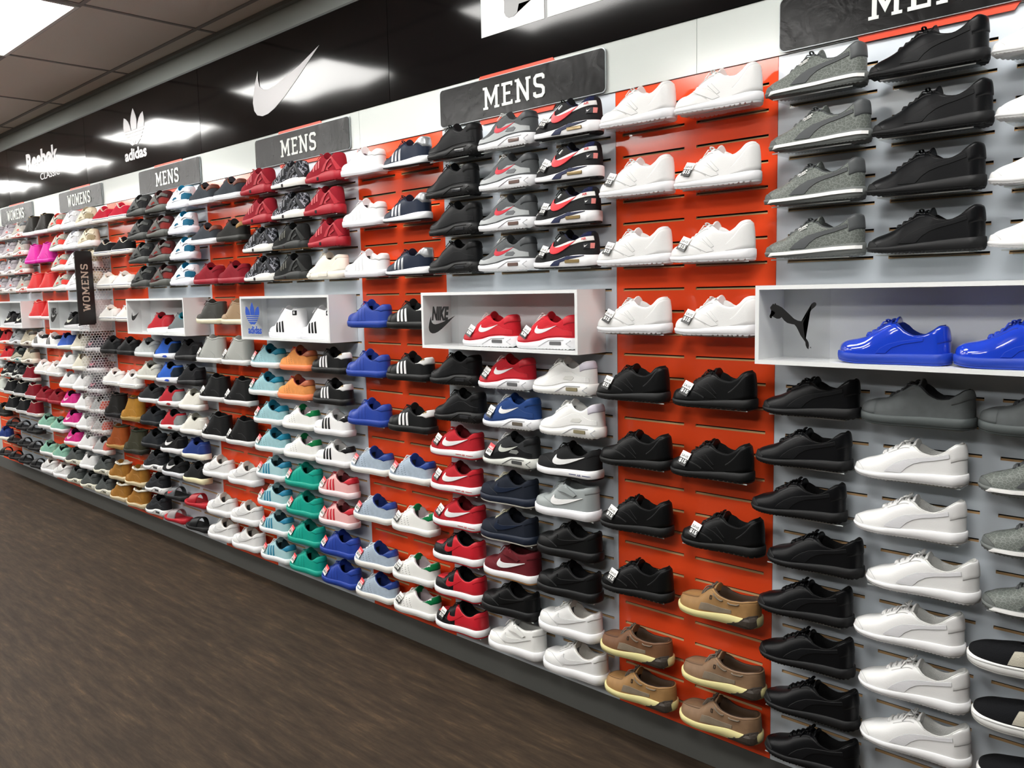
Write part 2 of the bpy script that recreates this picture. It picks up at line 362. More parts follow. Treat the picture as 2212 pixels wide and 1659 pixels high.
# letters run upward: build in x-z, turned about y then made to face +x
lt = flat('lettering', sign_polys('WOMENS', 0, .335, 0, .048), mat('b9a596', .5), .0015, t)
lt.data.transform(Matrix.Rotation(-PI/2, 4, 'Y')); lt.data.transform(Matrix.Rotation(PI/2, 4, 'Z'))
lt.location = (.0061, .026, .1)
xs = [v.co for v in lt.data.vertices]; lt.location = (.0061-min(v.x for v in xs), -(min(v.y for v in xs)+max(v.y for v in xs))/2, .095-min(v.z for v in xs))
t = empty('honeycomb_divider', (bx-.008, -.001, .66), 'clear divider printed with white honeycomb, below the vertical sign', 'divider')
boxes('clear_sheet', [(-.0015, .0015, -.245, 0, 0, 1.335)], acrylic('mat_divider_sheet', (.95, .95, .95, 1), .05), t)
bm = bmesh.new(); hp = .0205; hr = hp/math.sqrt(3); wl = .0013
row = 0; z = hr
while z < 1.335-hr:
    y = -.245+hp/2+(hp/2 if row % 2 else 0)
    while y < -hp/2:
        o_ = [(y+(hr)*math.sin(a*PI/3), z+(hr)*math.cos(a*PI/3)) for a in range(6)]; i_ = [(y+(hr-wl)*math.sin(a*PI/3), z+(hr-wl)*math.cos(a*PI/3)) for a in range(6)]
        vo = [bm.verts.new((.0021, *p)) for p in o_]; vi = [bm.verts.new((.0021, *p)) for p in i_]
        for a in range(6): bm.faces.new((vo[a], vo[(a+1) % 6], vi[(a+1) % 6], vi[a]))
        y += hp
    z += hr*1.5; row += 1
bmesh.ops.recalc_face_normals(bm, faces=bm.faces)
for f in bm.faces:
    if f.normal.x < 0: f.normal_flip()
bm_obj('honeycomb_print', bm, mat('e8e6e6', .5), t)

# ------------------------------------------------------------------ white display boxes
BOXM = mat('eceeee', .3, .5); BLK = mat('0c0c0d', .4); BLU = mat('2350b8', .4)
PANE = acrylic('mat_box_pane', (.985, .985, .985, 1), .03)
BT = .012; BZ0, BZ1, BD = 1.419, 1.648, .162
def dbox(bay, label, logo):
    x = P_*bay+OW; a, b = .019, .864
    t = empty('display_box', (x, 0, BZ0), label, 'display box', 'white open display boxes')
    H = BZ1-BZ0
    boxes('box_shell', [(a, b, -BD, -.002, 0, BT), (a, b, -BD, -.002, H-BT, H), (a, a+BT, -BD, -.002, BT, H-BT), (b-BT, b, -BD, -.002, BT, H-BT)], BOXM, t)
    boxes('back_panel', [(a+BT, b-BT, -.007, -.002, BT, H-BT)], mat('dfe2e4', .35), t)
    pw = a+BT+.213; py = -BD+.004
    p = boxes('logo_pane', [(a+BT+.0005, pw, py-.0025, py, BT+.0005, H-BT-.0005)], PANE, t)
    fx = lambda u: a+BT+u*(pw-a-BT); fz = lambda v: BT+v*(H-2*BT); yy = py-.0026
    if logo == 'cat':
        P = [(fx((px-150)/678), fz(1-(pz-150)/590)) for px, pz in CAT]
        flat('emblem', [P], BLK, .001, p, (0, yy, 0))
        text_mesh('trademark', 'R', fx(.74), fx(.755), fz(.19), fz(.21), BLK, yy, p)
    if logo == 'tref':
        flat('emblem', trefoil(fx(.54), fz(.33), .145, .118), BLU, .001, p, (0, yy, 0))
        text_mesh('lettering', 'adidas', fx(.3), fx(.95), fz(.09), fz(.29), BLU, yy, p, .03)
    if logo == 'nike':
        flat('emblem', [tick(fx(.15), fx(.92), fz(.24), fz(.6))], BLK, .001, p, (0, yy, 0))
        text_mesh('lettering', 'NIKE', fx(.25), fx(.75), fz(.5), fz(.78), BLK, yy-.0001, p, .05, .25)
    if logo == 'tick': flat('emblem', [tick(fx(.3), fx(.88), fz(.37), fz(.64))], BLK, .001, p, (0, yy, 0))
dbox(0, 'white open display box with black leaping cat and glossy blue sneakers', 'cat')
dbox(-1, 'white open display box with black lettered tick and two red sneakers', 'nike')
dbox(-2, 'white open display box with blue trefoil and white high-tops', 'tref')
dbox(-3, 'white open display box with a small black tick and foam-soled runners', 'tick')
dbox(-4, 'white open display box behind the vertical WOMENS sign', 'nike')
dbox(-5, 'white open display box cut off by the left edge', None)

# ------------------------------------------------------------------ shoe geometry
def curve(pts, x):
    """smooth interpolation through (x, y) knots (monotone cubic)"""
    n = len(pts)
    if x <= pts[0][0]: return pts[0][1]
    if x >= pts[-1][0]: return pts[-1][1]
    i = max(j for j in range(n-1) if pts[j][0] <= x)
    def sl(j): return (pts[j+1][1]-pts[j][1])/(pts[j+1][0]-pts[j][0])
    def tg(j):
        if j == 0: return sl(0)
        if j == n-1: return sl(n-2)
        a, b = sl(j-1), sl(j); return 0 if a*b <= 0 else 2*a*b/(a+b)
    h = pts[i+1][0]-pts[i][0]; t = (x-pts[i][0])/h
    return ((2*t**3-3*t**2+1)*pts[i][1]+(t**3-2*t**2+t)*h*tg(i)+(-2*t**3+3*t**2)*pts[i+1][1]+(t**3-t**2)*h*tg(i+1))
WID = [(0,.040),(.12,.047),(.3,.052),(.45,.046),(.6,.039),(.75,.037),(.9,.037),(1,.034)]
class Last:
    """the surfaces of one kind of shoe, local frame: toe at x = -L/2, outer side at -y, sole at z = 0"""
    def __init__(s, L=.288, top=None, sole=None, tc=.5, t0=.28, lean=.05, toe=.045, wd=1.0, ph=.72, pv=.95, spring=.008, open_w=.035, wid=WID, tr=.17):
        s.L, s.top, s.sole, s.tc, s.t0, s.lean, s.toe, s.wd, s.ph, s.pv, s.sp, s.ow, s.wid, s.tr = L, top, sole, tc, t0, lean, toe, wd, ph, pv, spring, open_w, wid, tr
    def w(s, u, e=0):
        a, b = s.tr, .13; r = curve(s.wid, u)*s.wd+e
        if u < a: r *= max(0, 1-(1-u/a)**2.3)**.5
        if u > 1-b: r *= max(0, 1-((u-1+b)/b)**2.3)**.5
        return r
    def spring(s, u): return s.sp*max(0, 1-u/.28)**2+.003*max(0, (u-.9)/.1)**2
    def B(s, q):
        u = (1-math.cos(PI*q))/2; return u*s.L, s.w(u), curve(s.sole, u)+s.spring(u)*.6
    def T(s, q):
        u = (1-math.cos(PI*q))/2
        ut = u+s.toe*max(0, 1-u/.3)**2-s.lean*max(0, (u-.7)/.3)**1.6
        if ut < s.tc-.03: yt = .0 if ut < s.t0 else .012*min(1, (ut-s.t0)/.05)
        else:
            k = min(1, (ut-s.tc+.03)/.13); k = k*k*(3-2*k)
            end = 1-s.lean; v = (ut-(end-.13))/.13
            yt = .012+(s.ow-.012)*k
            if v > 0: yt *= max(0, 1-min(1, v)**2.4)**.5
        return ut*s.L, yt, curve(s.top, ut)
    def P(s, q, t, side=-1, off=0):
        bx, by, bz = s.B(q); tx, ty, tz = s.T(q); th = t*PI/2
        c = math.cos(th)**s.ph if t < 1 else 0; n = math.sin(th)**s.pv
        v = Vector((tx+(bx-tx)*c-s.L/2, side*(ty+(by-ty)*c), bz+(tz-bz)*n))
        if off:
            e = .01
            a = s.P(min(1, q+e), t, side)-s.P(max(0, q-e), t, side); b = s.P(q, min(1, t+e), side)-s.P(q, max(0, t-e), side)
            n_ = a.cross(b)
            if n_.length > 1e-12:
                n_.normalize()
                cen = Vector((v.x*.8, 0, bz+.02))
                if n_.dot(v-cen) < 0: n_ = -n_
                v = v+n_*off
        return v
    def q_of(s, u): return math.acos(max(-1, min(1, 1-2*u)))/PI
def loopq(n, q0=0, full=True):
    if full: return [(i/n, -1) for i in range(n+1)]+[(i/n, 1) for i in range(n-1, 0, -1)]
    a = [(q0+(1-q0)*i/n, -1) for i in range(n+1)]
    return a+[(q, 1) for q, _ in a[-2::-1]]
def grid(cols, closed):
    V = [v for c in cols for v in c]; m = len(cols[0]); n = len(cols); F = []
    for i in range(n if closed else n-1):
        j = (i+1) % n
        for k in range(m-1): F.append((i*m+k, j*m+k, j*m+k+1, i*m+k+1))
    return V, F
def merge(o, d=.0004):
    bm = bmesh.new(); bm.from_mesh(o.data); bmesh.ops.remove_doubles(bm, verts=bm.verts, dist=d)
    bmesh.ops.recalc_face_normals(bm, faces=bm.faces); bm.to_mesh(o.data); bm.free()
    o.data.polygons.foreach_set('use_smooth', [True]*len(o.data.polygons)); return o
def build_upper(S, m, par, N=36, T=9):
    V, F = grid([[S.P(q, k/T, sd) for k in range(T+1)] for q, sd in loopq(N)], True)
    return merge(mesh_obj('upper', V, F, m, par))
def build_lining(S, m, par, N=22, pad=.003):
    qc = S.q_of(S.tc-.02); cols = []; cx = (.5*(S.tc+1))*S.L-S.L/2
    for q, sd in loopq(N, qc, False):
        t = S.P(q, 1, sd); zi = curve(S.sole, t.x/S.L+.5)+.006
        def R(k, z): return Vector((cx+(t.x-cx)*k, t.y*k, z))
        zs = [(1.0, t.z), (.985, t.z+pad), (.93, t.z+pad*.9), (.87, t.z-.001), (.84, t.z-.018), (.86, (t.z+zi)/2), (.9, zi)]
        cols.append([R(k, max(z, zi)) for k, z in zs]+[Vector((cx+(t.x-cx)*.9, 0, zi))])
    V, F = grid(cols, False); return merge(mesh_obj('lining', V, F, m, par))
def build_sole(S, m_mid, m_out, par, e=.003, out=.006, teeth=0, tw=.012, tooth='tri', N=56, name='midsole', bulge=.0015):
    if teeth: N = 110
    def zb(u):
        z = S.spring(u)
        if teeth:
            ph = (u*S.L/tw) % 1
            z += teeth*(abs(ph-.5)*2 if tooth == 'tri' else (1 if ph < .22 else 0))
        return z
    mid, ou = [], []
    for q, sd in loopq(N):
        u = (1-math.cos(PI*q))/2; x = (u-.5)*(S.L+2*e); zt = curve(S.sole, u)+S.spring(u)*.6+.0012; z0 = zb(u); zo = S.spring(u)+out
        def R(d, z): k = S.w(u, e+d) if 0 < q < 1 else 0; return Vector((x*(1+2*d/S.L), sd*k, z))
        ou.append([R(-.02, z0+.0012), R(-.003, z0), R(-.0005, z0+.001), R(0, zo)])
        mid.append([R(-.001, zo), R(bulge*.6, zo+.002), R(bulge, (zo+zt)/2), R(bulge*.5, zt-.0015), R(-.0015, zt), R(-.008, zt-.0005)])
    V, F = grid(mid, True); a = merge(mesh_obj(name, V, F, m_mid, par), .0001)
    V, F = grid(ou, True); F = F+[tuple(range(0, len(V), 4))]
    b = merge(mesh_obj('outsole', V, F, m_out, par), .0001); return a, b
def patch(S, name, u0, u1, t0, t1, m, par, off=.0014, n=22, k=7):
    """a panel wrapped round the upper on both sides; t0/t1 numbers or functions of u"""
    f0 = t0 if callable(t0) else (lambda u: t0); f1 = t1 if callable(t1) else (lambda u: t1)
    q0, q1 = S.q_of(u0), S.q_of(u1); V = []; F = []; MI = []
    def strip(seq):
        base = len(V); m_ = k+3
        for q, sd in seq:
            u = (1-math.cos(PI*q))/2; a, b = f0(u), f1(u)
            c = [S.P(q, a+(b-a)*i/k, sd, off) for i in range(k+1)]
            V.extend([S.P(q, max(0, a-.035), sd, .0001)]+c+[S.P(q, min(1, b+.035), sd, .0001)])
        for i in range(len(seq)-1):
            for j in range(m_-1): MI.append(1 if j in (0, m_-2) else 0); F.append((base+i*m_+j, base+(i+1)*m_+j, base+(i+1)*m_+j+1, base+i*m_+j+1))
    qs = [q0+(q1-q0)*i/n for i in range(n+1)]
    if u1 >= .999: strip([(q, -1) for q in qs]+[(q, 1) for q in qs[-2::-1]])
    elif u0 <= .001: strip([(q, -1) for q in qs[::-1]]+[(q, 1) for q in qs[1:]])
    else: strip([(q, -1) for q in qs]); strip([(q, 1) for q in qs])
    return merge(mesh_obj(name, V, F, [m, seam_of(m)], par, MI), .0001)
SEAM = {}
def seam_of(m):
    """the cut edge and stitch line round a sewn-on piece, darkened to paint in the seam shadow too"""
    if m.name not in SEAM:
        c = m.node_tree.nodes['Principled BSDF'].inputs['Base Color'].default_value
        q = bpy.data.materials.new(m.name+'_seam'); q.use_nodes = True; b = q.node_tree.nodes['Principled BSDF']
        b.inputs['Base Color'].default_value = (c[0]*.62, c[1]*.62, c[2]*.62, 1); b.inputs['Roughness'].default_value = .8; SEAM[m.name] = q
    return SEAM[m.name]
class Proj:
    """lays outlines drawn in side view (x / length, height) onto the outer side"""
    def __init__(s, S, objs):
        V, F = [], []
        for o in objs:
            b = len(V); V += [v.co.copy() for v in o.data.vertices]; F += [tuple(b+i for i in p.vertices) for p in o.data.polygons]
        s.t = BVHTree.FromPolygons(V, F); s.S = S
    def hit(s, x, z):
        h = s.t.ray_cast(Vector((x, -.3, z)), Vector((0, 1, 0)), .3)
        if h[0] is None:
            h = s.t.find_nearest(Vector((x, -.05, z)))
            n = h[1]; return h[0], (n if n.y < 0 else -n)
        n = h[1]; return h[0], (n if n.y < 0 else -n)
    def lay(s, name, polys, m, par, off=.0014, step=.007):
        bm = bmesh.new()
        for P in polys:
            a = sum(P[i][0]*P[(i+1) % len(P)][1]-P[(i+1) % len(P)][0]*P[i][1] for i in range(len(P)))
            if a < 0: P = P[::-1]
            bm.faces.new([bm.verts.new(((x-.5)*s.S.L, 0, z)) for x, z in P])
        bmesh.ops.triangulate(bm, faces=bm.faces[:], ngon_method='EAR_CLIP')
        xs = [v.co.x for v in bm.verts]; zs = [v.co.z for v in bm.verts]
        for ax, lo, hi in ((0, min(xs), max(xs)), (2, min(zs), max(zs))):
            v = lo+step
            while v < hi-step*.3:
                co = (v, 0, 0) if ax == 0 else (0, 0, v); no = (1, 0, 0) if ax == 0 else (0, 0, 1)
                bmesh.ops.bisect_plane(bm, geom=bm.verts[:]+bm.edges[:]+bm.faces[:], plane_co=co, plane_no=no, dist=1e-5); v += step
        bmesh.ops.remove_doubles(bm, verts=bm.verts, dist=1e-5)
        be = [e for e in bm.edges if e.is_boundary]
        top = {v: s.hit(v.co.x, v.co.z) for v in bm.verts}
        outd = {}
        for e in be:
            f = e.link_faces[0]; c = f.calc_center_median(); d = e.verts[1].co-e.verts[0].co; n = Vector((d.z, 0, -d.x))
            if n.length < 1e-9: continue
            n.normalize()
            if n.dot(e.verts[0].co-c) < 0: n = -n
            for v in e.verts: outd[(round(v.co.x, 5), round(v.co.z, 5))] = outd.get((round(v.co.x, 5), round(v.co.z, 5)), Vector())+n
        r = bmesh.ops.extrude_edge_only(bm, edges=be)
        nv = [v for v in r['geom'] if isinstance(v, bmesh.types.BMVert)]
        for f in [f for f in r['geom'] if isinstance(f, bmesh.types.BMFace)]: f.material_index = 1
        for v in nv:
            d = outd.get((round(v.co.x, 5), round(v.co.z, 5)), Vector())
            if d.length > 1e-6: d = d.normalized()
            p, n = s.hit(v.co.x+d.x*.0011, v.co.z+d.z*.0011); v.co = p+n*.00015
        for v, (p, n) in top.items(): v.co = p+n*off
        bmesh.ops.recalc_face_normals(bm, faces=bm.faces)
        return bm_obj(name, bm, [m, seam_of(m)], par)
def tube(V, F, pts, r, n=5, flatk=1.0):
    b = len(V); up = Vector((0, 0, 1))
    for i, p in enumerate(pts):
        d = (pts[min(i+1, len(pts)-1)]-pts[max(i-1, 0)]).normalized(); a = d.cross(up)
        if a.length < .1: a = d.cross(Vector((0, 1, 0)))
        a.normalize(); c = a.cross(d)
        for k in range(n): an = 2*PI*k/n; V.append(p+a*r*math.cos(an)+c*r*flatk*math.sin(an))
    for i in range(len(pts)-1):
        for k in range(n): F.append((b+i*n+k, b+i*n+(k+1) % n, b+(i+1)*n+(k+1) % n, b+(i+1)*n+k))
    F.append(tuple(b+k for k in range(n))[::-1]); F.append(tuple(b+(len(pts)-1)*n+k for k in range(n)))
def build_tongue(S, m, par, rise=.012, wd=.024):
    cols = []; u0, u1 = S.t0-.02, S.tc+.01; n = 10
    for sdn in range(-4, 5):
        f = sdn/4; c = []
        for i in range(n+1):
            u = u0+(u1-u0)*i/n; z = curve(S.top, u)-.001-.010*f*f+(.001 if i else -.002)
            c.append(Vector(((u-.5)*S.L, f*wd*(.55+.45*i/n), z)))
        e = c[-1]
        k_ = 1-.25*f*f; c.append(e+Vector((.004, 0, rise*.6*k_))); c.append(e+Vector((.009, 0, rise*1.1*k_))); c.append(e+Vector((.0125, 0, rise*1.15*k_))); c.append(e+Vector((.013, 0, rise*.9*k_))); c.append(e+Vector((.009, 0, -.012)))
        cols.append(c)
    V, F = grid(cols, False); return merge(mesh_obj('tongue', V, F, m, par), .0001)
def build_laces(S, m, par, n=5, r=.0036, bow=True):
    V, F = [], []
    for i in range(n):
        u = S.t0+.01+(S.tc-S.t0-.03)*i/(n-1); z = curve(S.top, u); x = (u-.5)*S.L; d = .008
        q = S.q_of(u)
        for sg in (-1, 1):
            pts = []
            for k in range(7):
                f = k/6*2-1; w_ = .019+.003*i/n
                pts.append(Vector((x+sg*d*f*.45, f*w_, z+.006-.0028*f*f+(0 if abs(f) < 1 else -.006))))
            tube(V, F, pts, r, 6, .6)
    if bow:
        x = (S.tc-.03-.5)*S.L; z = curve(S.top, S.tc-.03)+.006
        for sg in (-1, 1):
            pts = [Vector((x+.004*math.sin(a*2), sg*(.004+.022*math.sin(a)), z+.009*math.sin(a*1.0)-.004*a*.5)) for a in [k/8*PI for k in range(9)]]
            tube(V, F, pts, r*.85, 5, .6)
            tube(V, F, [Vector((x, sg*.003, z)), Vector((x-.012, sg*.02, z-.001)), Vector((x-.02, sg*.03, z-.018))], r*.8, 5, .6)
    return mesh_obj('laces', V, F, m, par)

# silhouettes ---------------------------------------------------------------
COURT = dict(sole=[(0,.027),(.3,.026),(.6,.028),(1,.030)], top=[(.03,.052),(.1,.062),(.2,.068),(.3,.078),(.42,.098),(.5,.110),(.55,.107),(.64,.086),(.73,.076),(.8,.078),(.88,.090),(.945,.102),(1,.1)])
FORCE = dict(sole=[(0,.031),(.3,.029),(.55,.031),(1,.036)], top=[(.03,.058),(.1,.070),(.2,.074),(.3,.082),(.42,.103),(.5,.116),(.55,.113),(.64,.092),(.73,.083),(.8,.085),(.88,.097),(.945,.108),(1,.106)], wd=1.06, lean=.04)
ROMA = dict(sole=[(0,.016),(.25,.018),(.5,.024),(.8,.031),(1,.033)], top=[(.03,.036),(.1,.048),(.2,.058),(.3,.072),(.4,.088),(.5,.100),(.55,.098),(.65,.082),(.74,.078),(.82,.086),(.9,.104),(.945,.112),(1,.11)], tc=.52, lean=.035, wd=.95, spring=.009)
CLASS = dict(sole=[(0,.018),(.3,.020),(.55,.025),(.8,.031),(1,.034)], top=[(.03,.042),(.1,.056),(.2,.064),(.3,.078),(.42,.100),(.5,.110),(.56,.106),(.66,.090),(.76,.086),(.84,.096),(.91,.115),(.95,.120),(1,.118)], tc=.51, lean=.05, wd=.98)
AIR = dict(sole=[(0,.022),(.2,.022),(.45,.029),(.6,.040),(.8,.044),(1,.041)], top=[(.03,.046),(.1,.057),(.2,.067),(.3,.085),(.42,.110),(.5,.122),(.55,.119),(.64,.101),(.73,.095),(.82,.106),(.9,.121),(.945,.124),(1,.122)], lean=.06, spring=.008)
RUN = dict(sole=[(0,.020),(.25,.024),(.5,.030),(.8,.034),(1,.036)], top=[(.03,.040),(.1,.052),(.2,.063),(.3,.078),(.4,.1),(.49,.115),(.55,.108),(.65,.09),(.74,.086),(.84,.098),(.93,.11),(1,.108)], lean=.04, wd=.95)
HIGH = dict(sole=[(0,.026),(.3,.026),(1,.028)], top=[(.03,.048),(.1,.058),(.2,.066),(.3,.083),(.38,.108),(.45,.134),(.5,.147),(.55,.150),(.64,.146),(.78,.139),(.88,.142),(.97,.148),(1,.148)], t0=.26, tc=.5, lean=.02, toe=.04, open_w=.035)
MID = dict(sole=[(0,.031),(.3,.029),(.55,.031),(1,.036)], top=[(.03,.056),(.1,.066),(.2,.07),(.3,.081),(.38,.102),(.44,.12),(.5,.125),(.6,.118),(.72,.110),(.85,.116),(.95,.124),(1,.124)], tc=.46, lean=.04, wd=1.04, open_w=.034)
MIDHI = dict(sole=[(0,.028),(.3,.026),(1,.028)], top=[(.03,.046),(.1,.056),(.2,.062),(.28,.072),(.36,.094),(.43,.118),(.48,.127),(.6,.122),(.75,.116),(.85,.118),(.96,.126),(1,.126)], t0=.25, tc=.47, lean=.03, open_w=.034, wd=.95)
BOOT = dict(L=.284, sole=[(0,.024),(.3,.022),(.6,.03),(1,.034)], top=[(.03,.058),(.1,.07),(.2,.074),(.28,.082),(.35,.108),(.41,.136),(.46,.156),(.54,.166),(.64,.166),(.8,.164),(.93,.168),(1,.166)], t0=.25, tc=.47, lean=.03, toe=.04, open_w=.038)
BOOTLOW = dict(BOOT, top=[(.03,.056),(.1,.066),(.2,.07),(.28,.078),(.35,.1),(.41,.118),(.47,.127),(.54,.128),(.64,.124),(.8,.122),(.93,.128),(1,.126)])
BOAT = dict(sole=[(0,.022),(.2,.020),(.4,.022),(.55,.026),(.7,.030),(.8,.03),(1,.032)], top=[(.03,.046),(.1,.058),(.2,.062),(.3,.067),(.38,.084),(.44,.096),(.5,.092),(.58,.08),(.7,.075),(.82,.078),(.93,.085),(1,.083)], t0=.31, tc=.44, lean=.03, wd=1.05)
CONV = dict(sole=[(0,.030),(.3,.028),(1,.029)], top=[(.03,.048),(.1,.058),(.2,.063),(.3,.074),(.42,.09),(.5,.1),(.56,.096),(.66,.078),(.76,.072),(.86,.078),(.94,.086),(1,.084)], wd=.95, spring=.006)
SLIP = dict(sole=[(0,.026),(.5,.026),(1,.028)], top=[(.03,.046),(.12,.057),(.25,.065),(.38,.073),(.45,.075),(.5,.072),(.6,.066),(.75,.064),(.88,.07),(.95,.074),(1,.073)], t0=.43, tc=.45, lean=.03)
SIL = dict(midhi=MIDHI, bootlow=BOOTLOW, court=COURT, force=FORCE, roma=ROMA, classic=CLASS, air=AIR, run=RUN, high=HIGH, mid=MID, boot=BOOT, boat=BOAT, conv=CONV, slip=SLIP)

def LE(h, r=.42): return mat(h, r, .2 if h < '20' else .45, 'leather')
def FA(h, r=.85): return mat(h, r, .25, 'mesh')
def RU(h, r=.55): return mat(h, r, .4)
# price cards
def make_card(kind):
    top, bot, tx, t1, t2 = {'15': ('f2f2ee', '0c0c0c', 'f4f4f0', 'SAVE', '$15'), '30': ('f2f2ee', '0c0c0c', 'f4f4f0', 'SAVE', '$30'), '10': ('f2f2ee', '0c0c0c', 'f4f4f0', 'SAVE', '$10'), 'r': ('d8303a', 'f2f0ea', '1a1a1a', 'SALE', '$59')}[kind]
    bm = bmesh.new(); box(bm, -.0155, .0155, -.0004, .0004, .0, .019, 0); box(bm, -.0155, .0155, -.0004, .0004, -.019, .0, 1)
    o = bm_obj('price_tag', bm, [mat(top, .4), mat(bot, .4)])
    a = text_mesh('tag_lettering', t1, -.0125, .0125, .003, .010, mat('1a1a1a' if kind != 'r' else 'ffffff', .5), -.0005, o, .01, 0, .0002)
    b = text_mesh('tag_lettering', t2, -.0125, .0125, -.014, -.002, mat(tx, .5), -.0005, o, .03, 0, .0002)
    return o
CARDS = {}
def card(kind, shoe, S):
    if kind not in CARDS: CARDS[kind] = make_card(kind); KIDS[CARDS[kind].name] = children(CARDS[kind]); o = CARDS[kind]
    else:
        o = CARDS[kind].copy(); C.objects.link(o)
        for ch in KIDS[CARDS[kind].name]: c = ch.copy(); C.objects.link(c); c.parent = o
    o.parent = shoe; o.scale = (1.22,)*3; p = S['last'].P(S['last'].q_of(.2), .6, -1, .003)
    o.location = (p.x+.013, p.y-.012, p.z+.001); o.rotation_euler = (math.radians(-28), math.radians(random.uniform(10, 24)), math.radians(-15))
    return o

PROTO = {}
def shoe_base(name, sil, up, mid, out, lin_, tong, lace, teeth=0, tw=.012, tooth='tri', outh=.005, L=None, e=.003, nl=5, bow=True, bulge=.0015, rise=.012):
    d = dict(SIL[sil]);
    if L: d['L'] = L
    S = Last(**d); t = empty(name, (0, 0, 0))
    U = build_upper(S, up, t); a, b = build_sole(S, mid, out, t, e, outh, teeth, tw, tooth, bulge=bulge)
    build_lining(S, lin_, t)
    if tong: build_tongue(S, tong, t, rise+.003)
    if lace: build_laces(S, lace, t, nl, bow=bow)
    return dict(root=t, last=S, pr=Proj(S, [U, a, b]))

def classic(col, sole, k=None):
    m = LE(col, .4); s = shoe_base('running_shoe', 'classic', m, RU(sole, .6), RU(sole, .6), FA(col), m, m, .004, .017, 'sq', .006)
    t, S, pr = s['root'], s['last'], s['pr']
    patch(S, 'toe_overlay', 0, .46, 0, lambda u: .66 if u < .14 else .66-.6*(u-.14)/.32, m, t, .0016)
    pr.lay('side_panel', [[(.27,.064),(.36,.072),(.47,.062),(.56,.044),(.6,.034),(.52,.03),(.42,.044),(.33,.056)]], m, t, .0016)
    pr.lay('side_stripe', [[(.46,.074),(.5,.078),(.6,.048),(.57,.044)]], m, t, .0016)
    patch(S, 'heel_counter', .74, 1, .0, lambda u: .25+.5*min(1, max(0, (u-.74)/.2)), m, t, .0016)
    patch(S, 'eyestay', .34, .52, .72, .99, m, t, .0014, 12, 4)
    return s
def roma(col, strip, sole, lining, mark, up=None):
    m = up or LE(col, .36); f = LE(strip, .45)
    s = shoe_base('low_sneaker', 'roma', m, RU(sole, .6), RU(sole if sole != 'f2f2f2' else '5c605f', .6), FA(lining), m, LE(strip, .6) if mark else m, .004, .0095, 'tri', .006)
    t, S, pr = s['root'], s['last'], s['pr']
    pr.lay('form_strip', [[(.33,.026),(.36,.036),(.42,.050),(.5,.062),(.62,.070),(.76,.077),(.88,.088),(.885,.078),(.76,.068),(.66,.062),(.58,.054),(.52,.042),(.49,.032),(.47,.026)]], f, t, .0018)
    patch(S, 'toe_bumper', 0, .13, 0, lambda u: .5*max(0, 1-(u/.135)**1.5)+.03, RU('5f6361' if mark else col, .6), t, .002, 12)
    patch(S, 'heel_tab', .90, 1, .35, .98, LE(strip, .5) if mark else m, t, .0018)
    patch(S, 'eyestay', .34, .53, .74, .99, m, t, .0014, 12, 4)
    if mark:
        pr.lay('sole_stripe', [[(.09,.010),(.13,.017),(.3,.018),(.5,.0215),(.75,.026),(1.0,.0275),(1.0,.019),(.75,.0175),(.5,.013),(.3,.010)]], RU('f4f4f2', .5), t, .0035, .01)
        o = text_mesh('side_lettering', 'PUMA', -.016, .016, .0, .007, mat('e8e8e6', .5), 0, t, .03, .2, .0004)
        h, n = pr.hit((.44-.5)*S.L, .083); o.location = h+n*.002; o.rotation_euler = (math.radians(-38), math.radians(-24), 0)
        o = text_mesh('side_lettering', 'ROMA', -.011, .013, -.007, -.001, mat('e8e8e6', .5), 0, t, .02, 0, .0004)
        o.location = h+n*.002; o.rotation_euler = (math.radians(-38), math.radians(-24), 0)
    return s
def patent():
    m = mat('1a3fc4', .12, .6, None, 0, 1.0); r = RU('1c3fae', .5)
    s = shoe_base('glossy_sneaker', 'court', m, r, r, FA('17308a'), m, RU('1b3cb0', .6), 0)
    pr, t = s['pr'], s['root']
    pr.lay('form_strip', [[(.4,.03),(.43,.042),(.5,.054),(.6,.062),(.8,.070),(.8,.064),(.62,.055),(.53,.045),(.48,.030)]], m, t, .0016)
    patch(s['last'], 'heel_tab', .92, 1, .3, .98, m, t); patch(s['last'], 'eyestay', .33, .51, .7, .99, m, t, .0014, 12, 4); return s
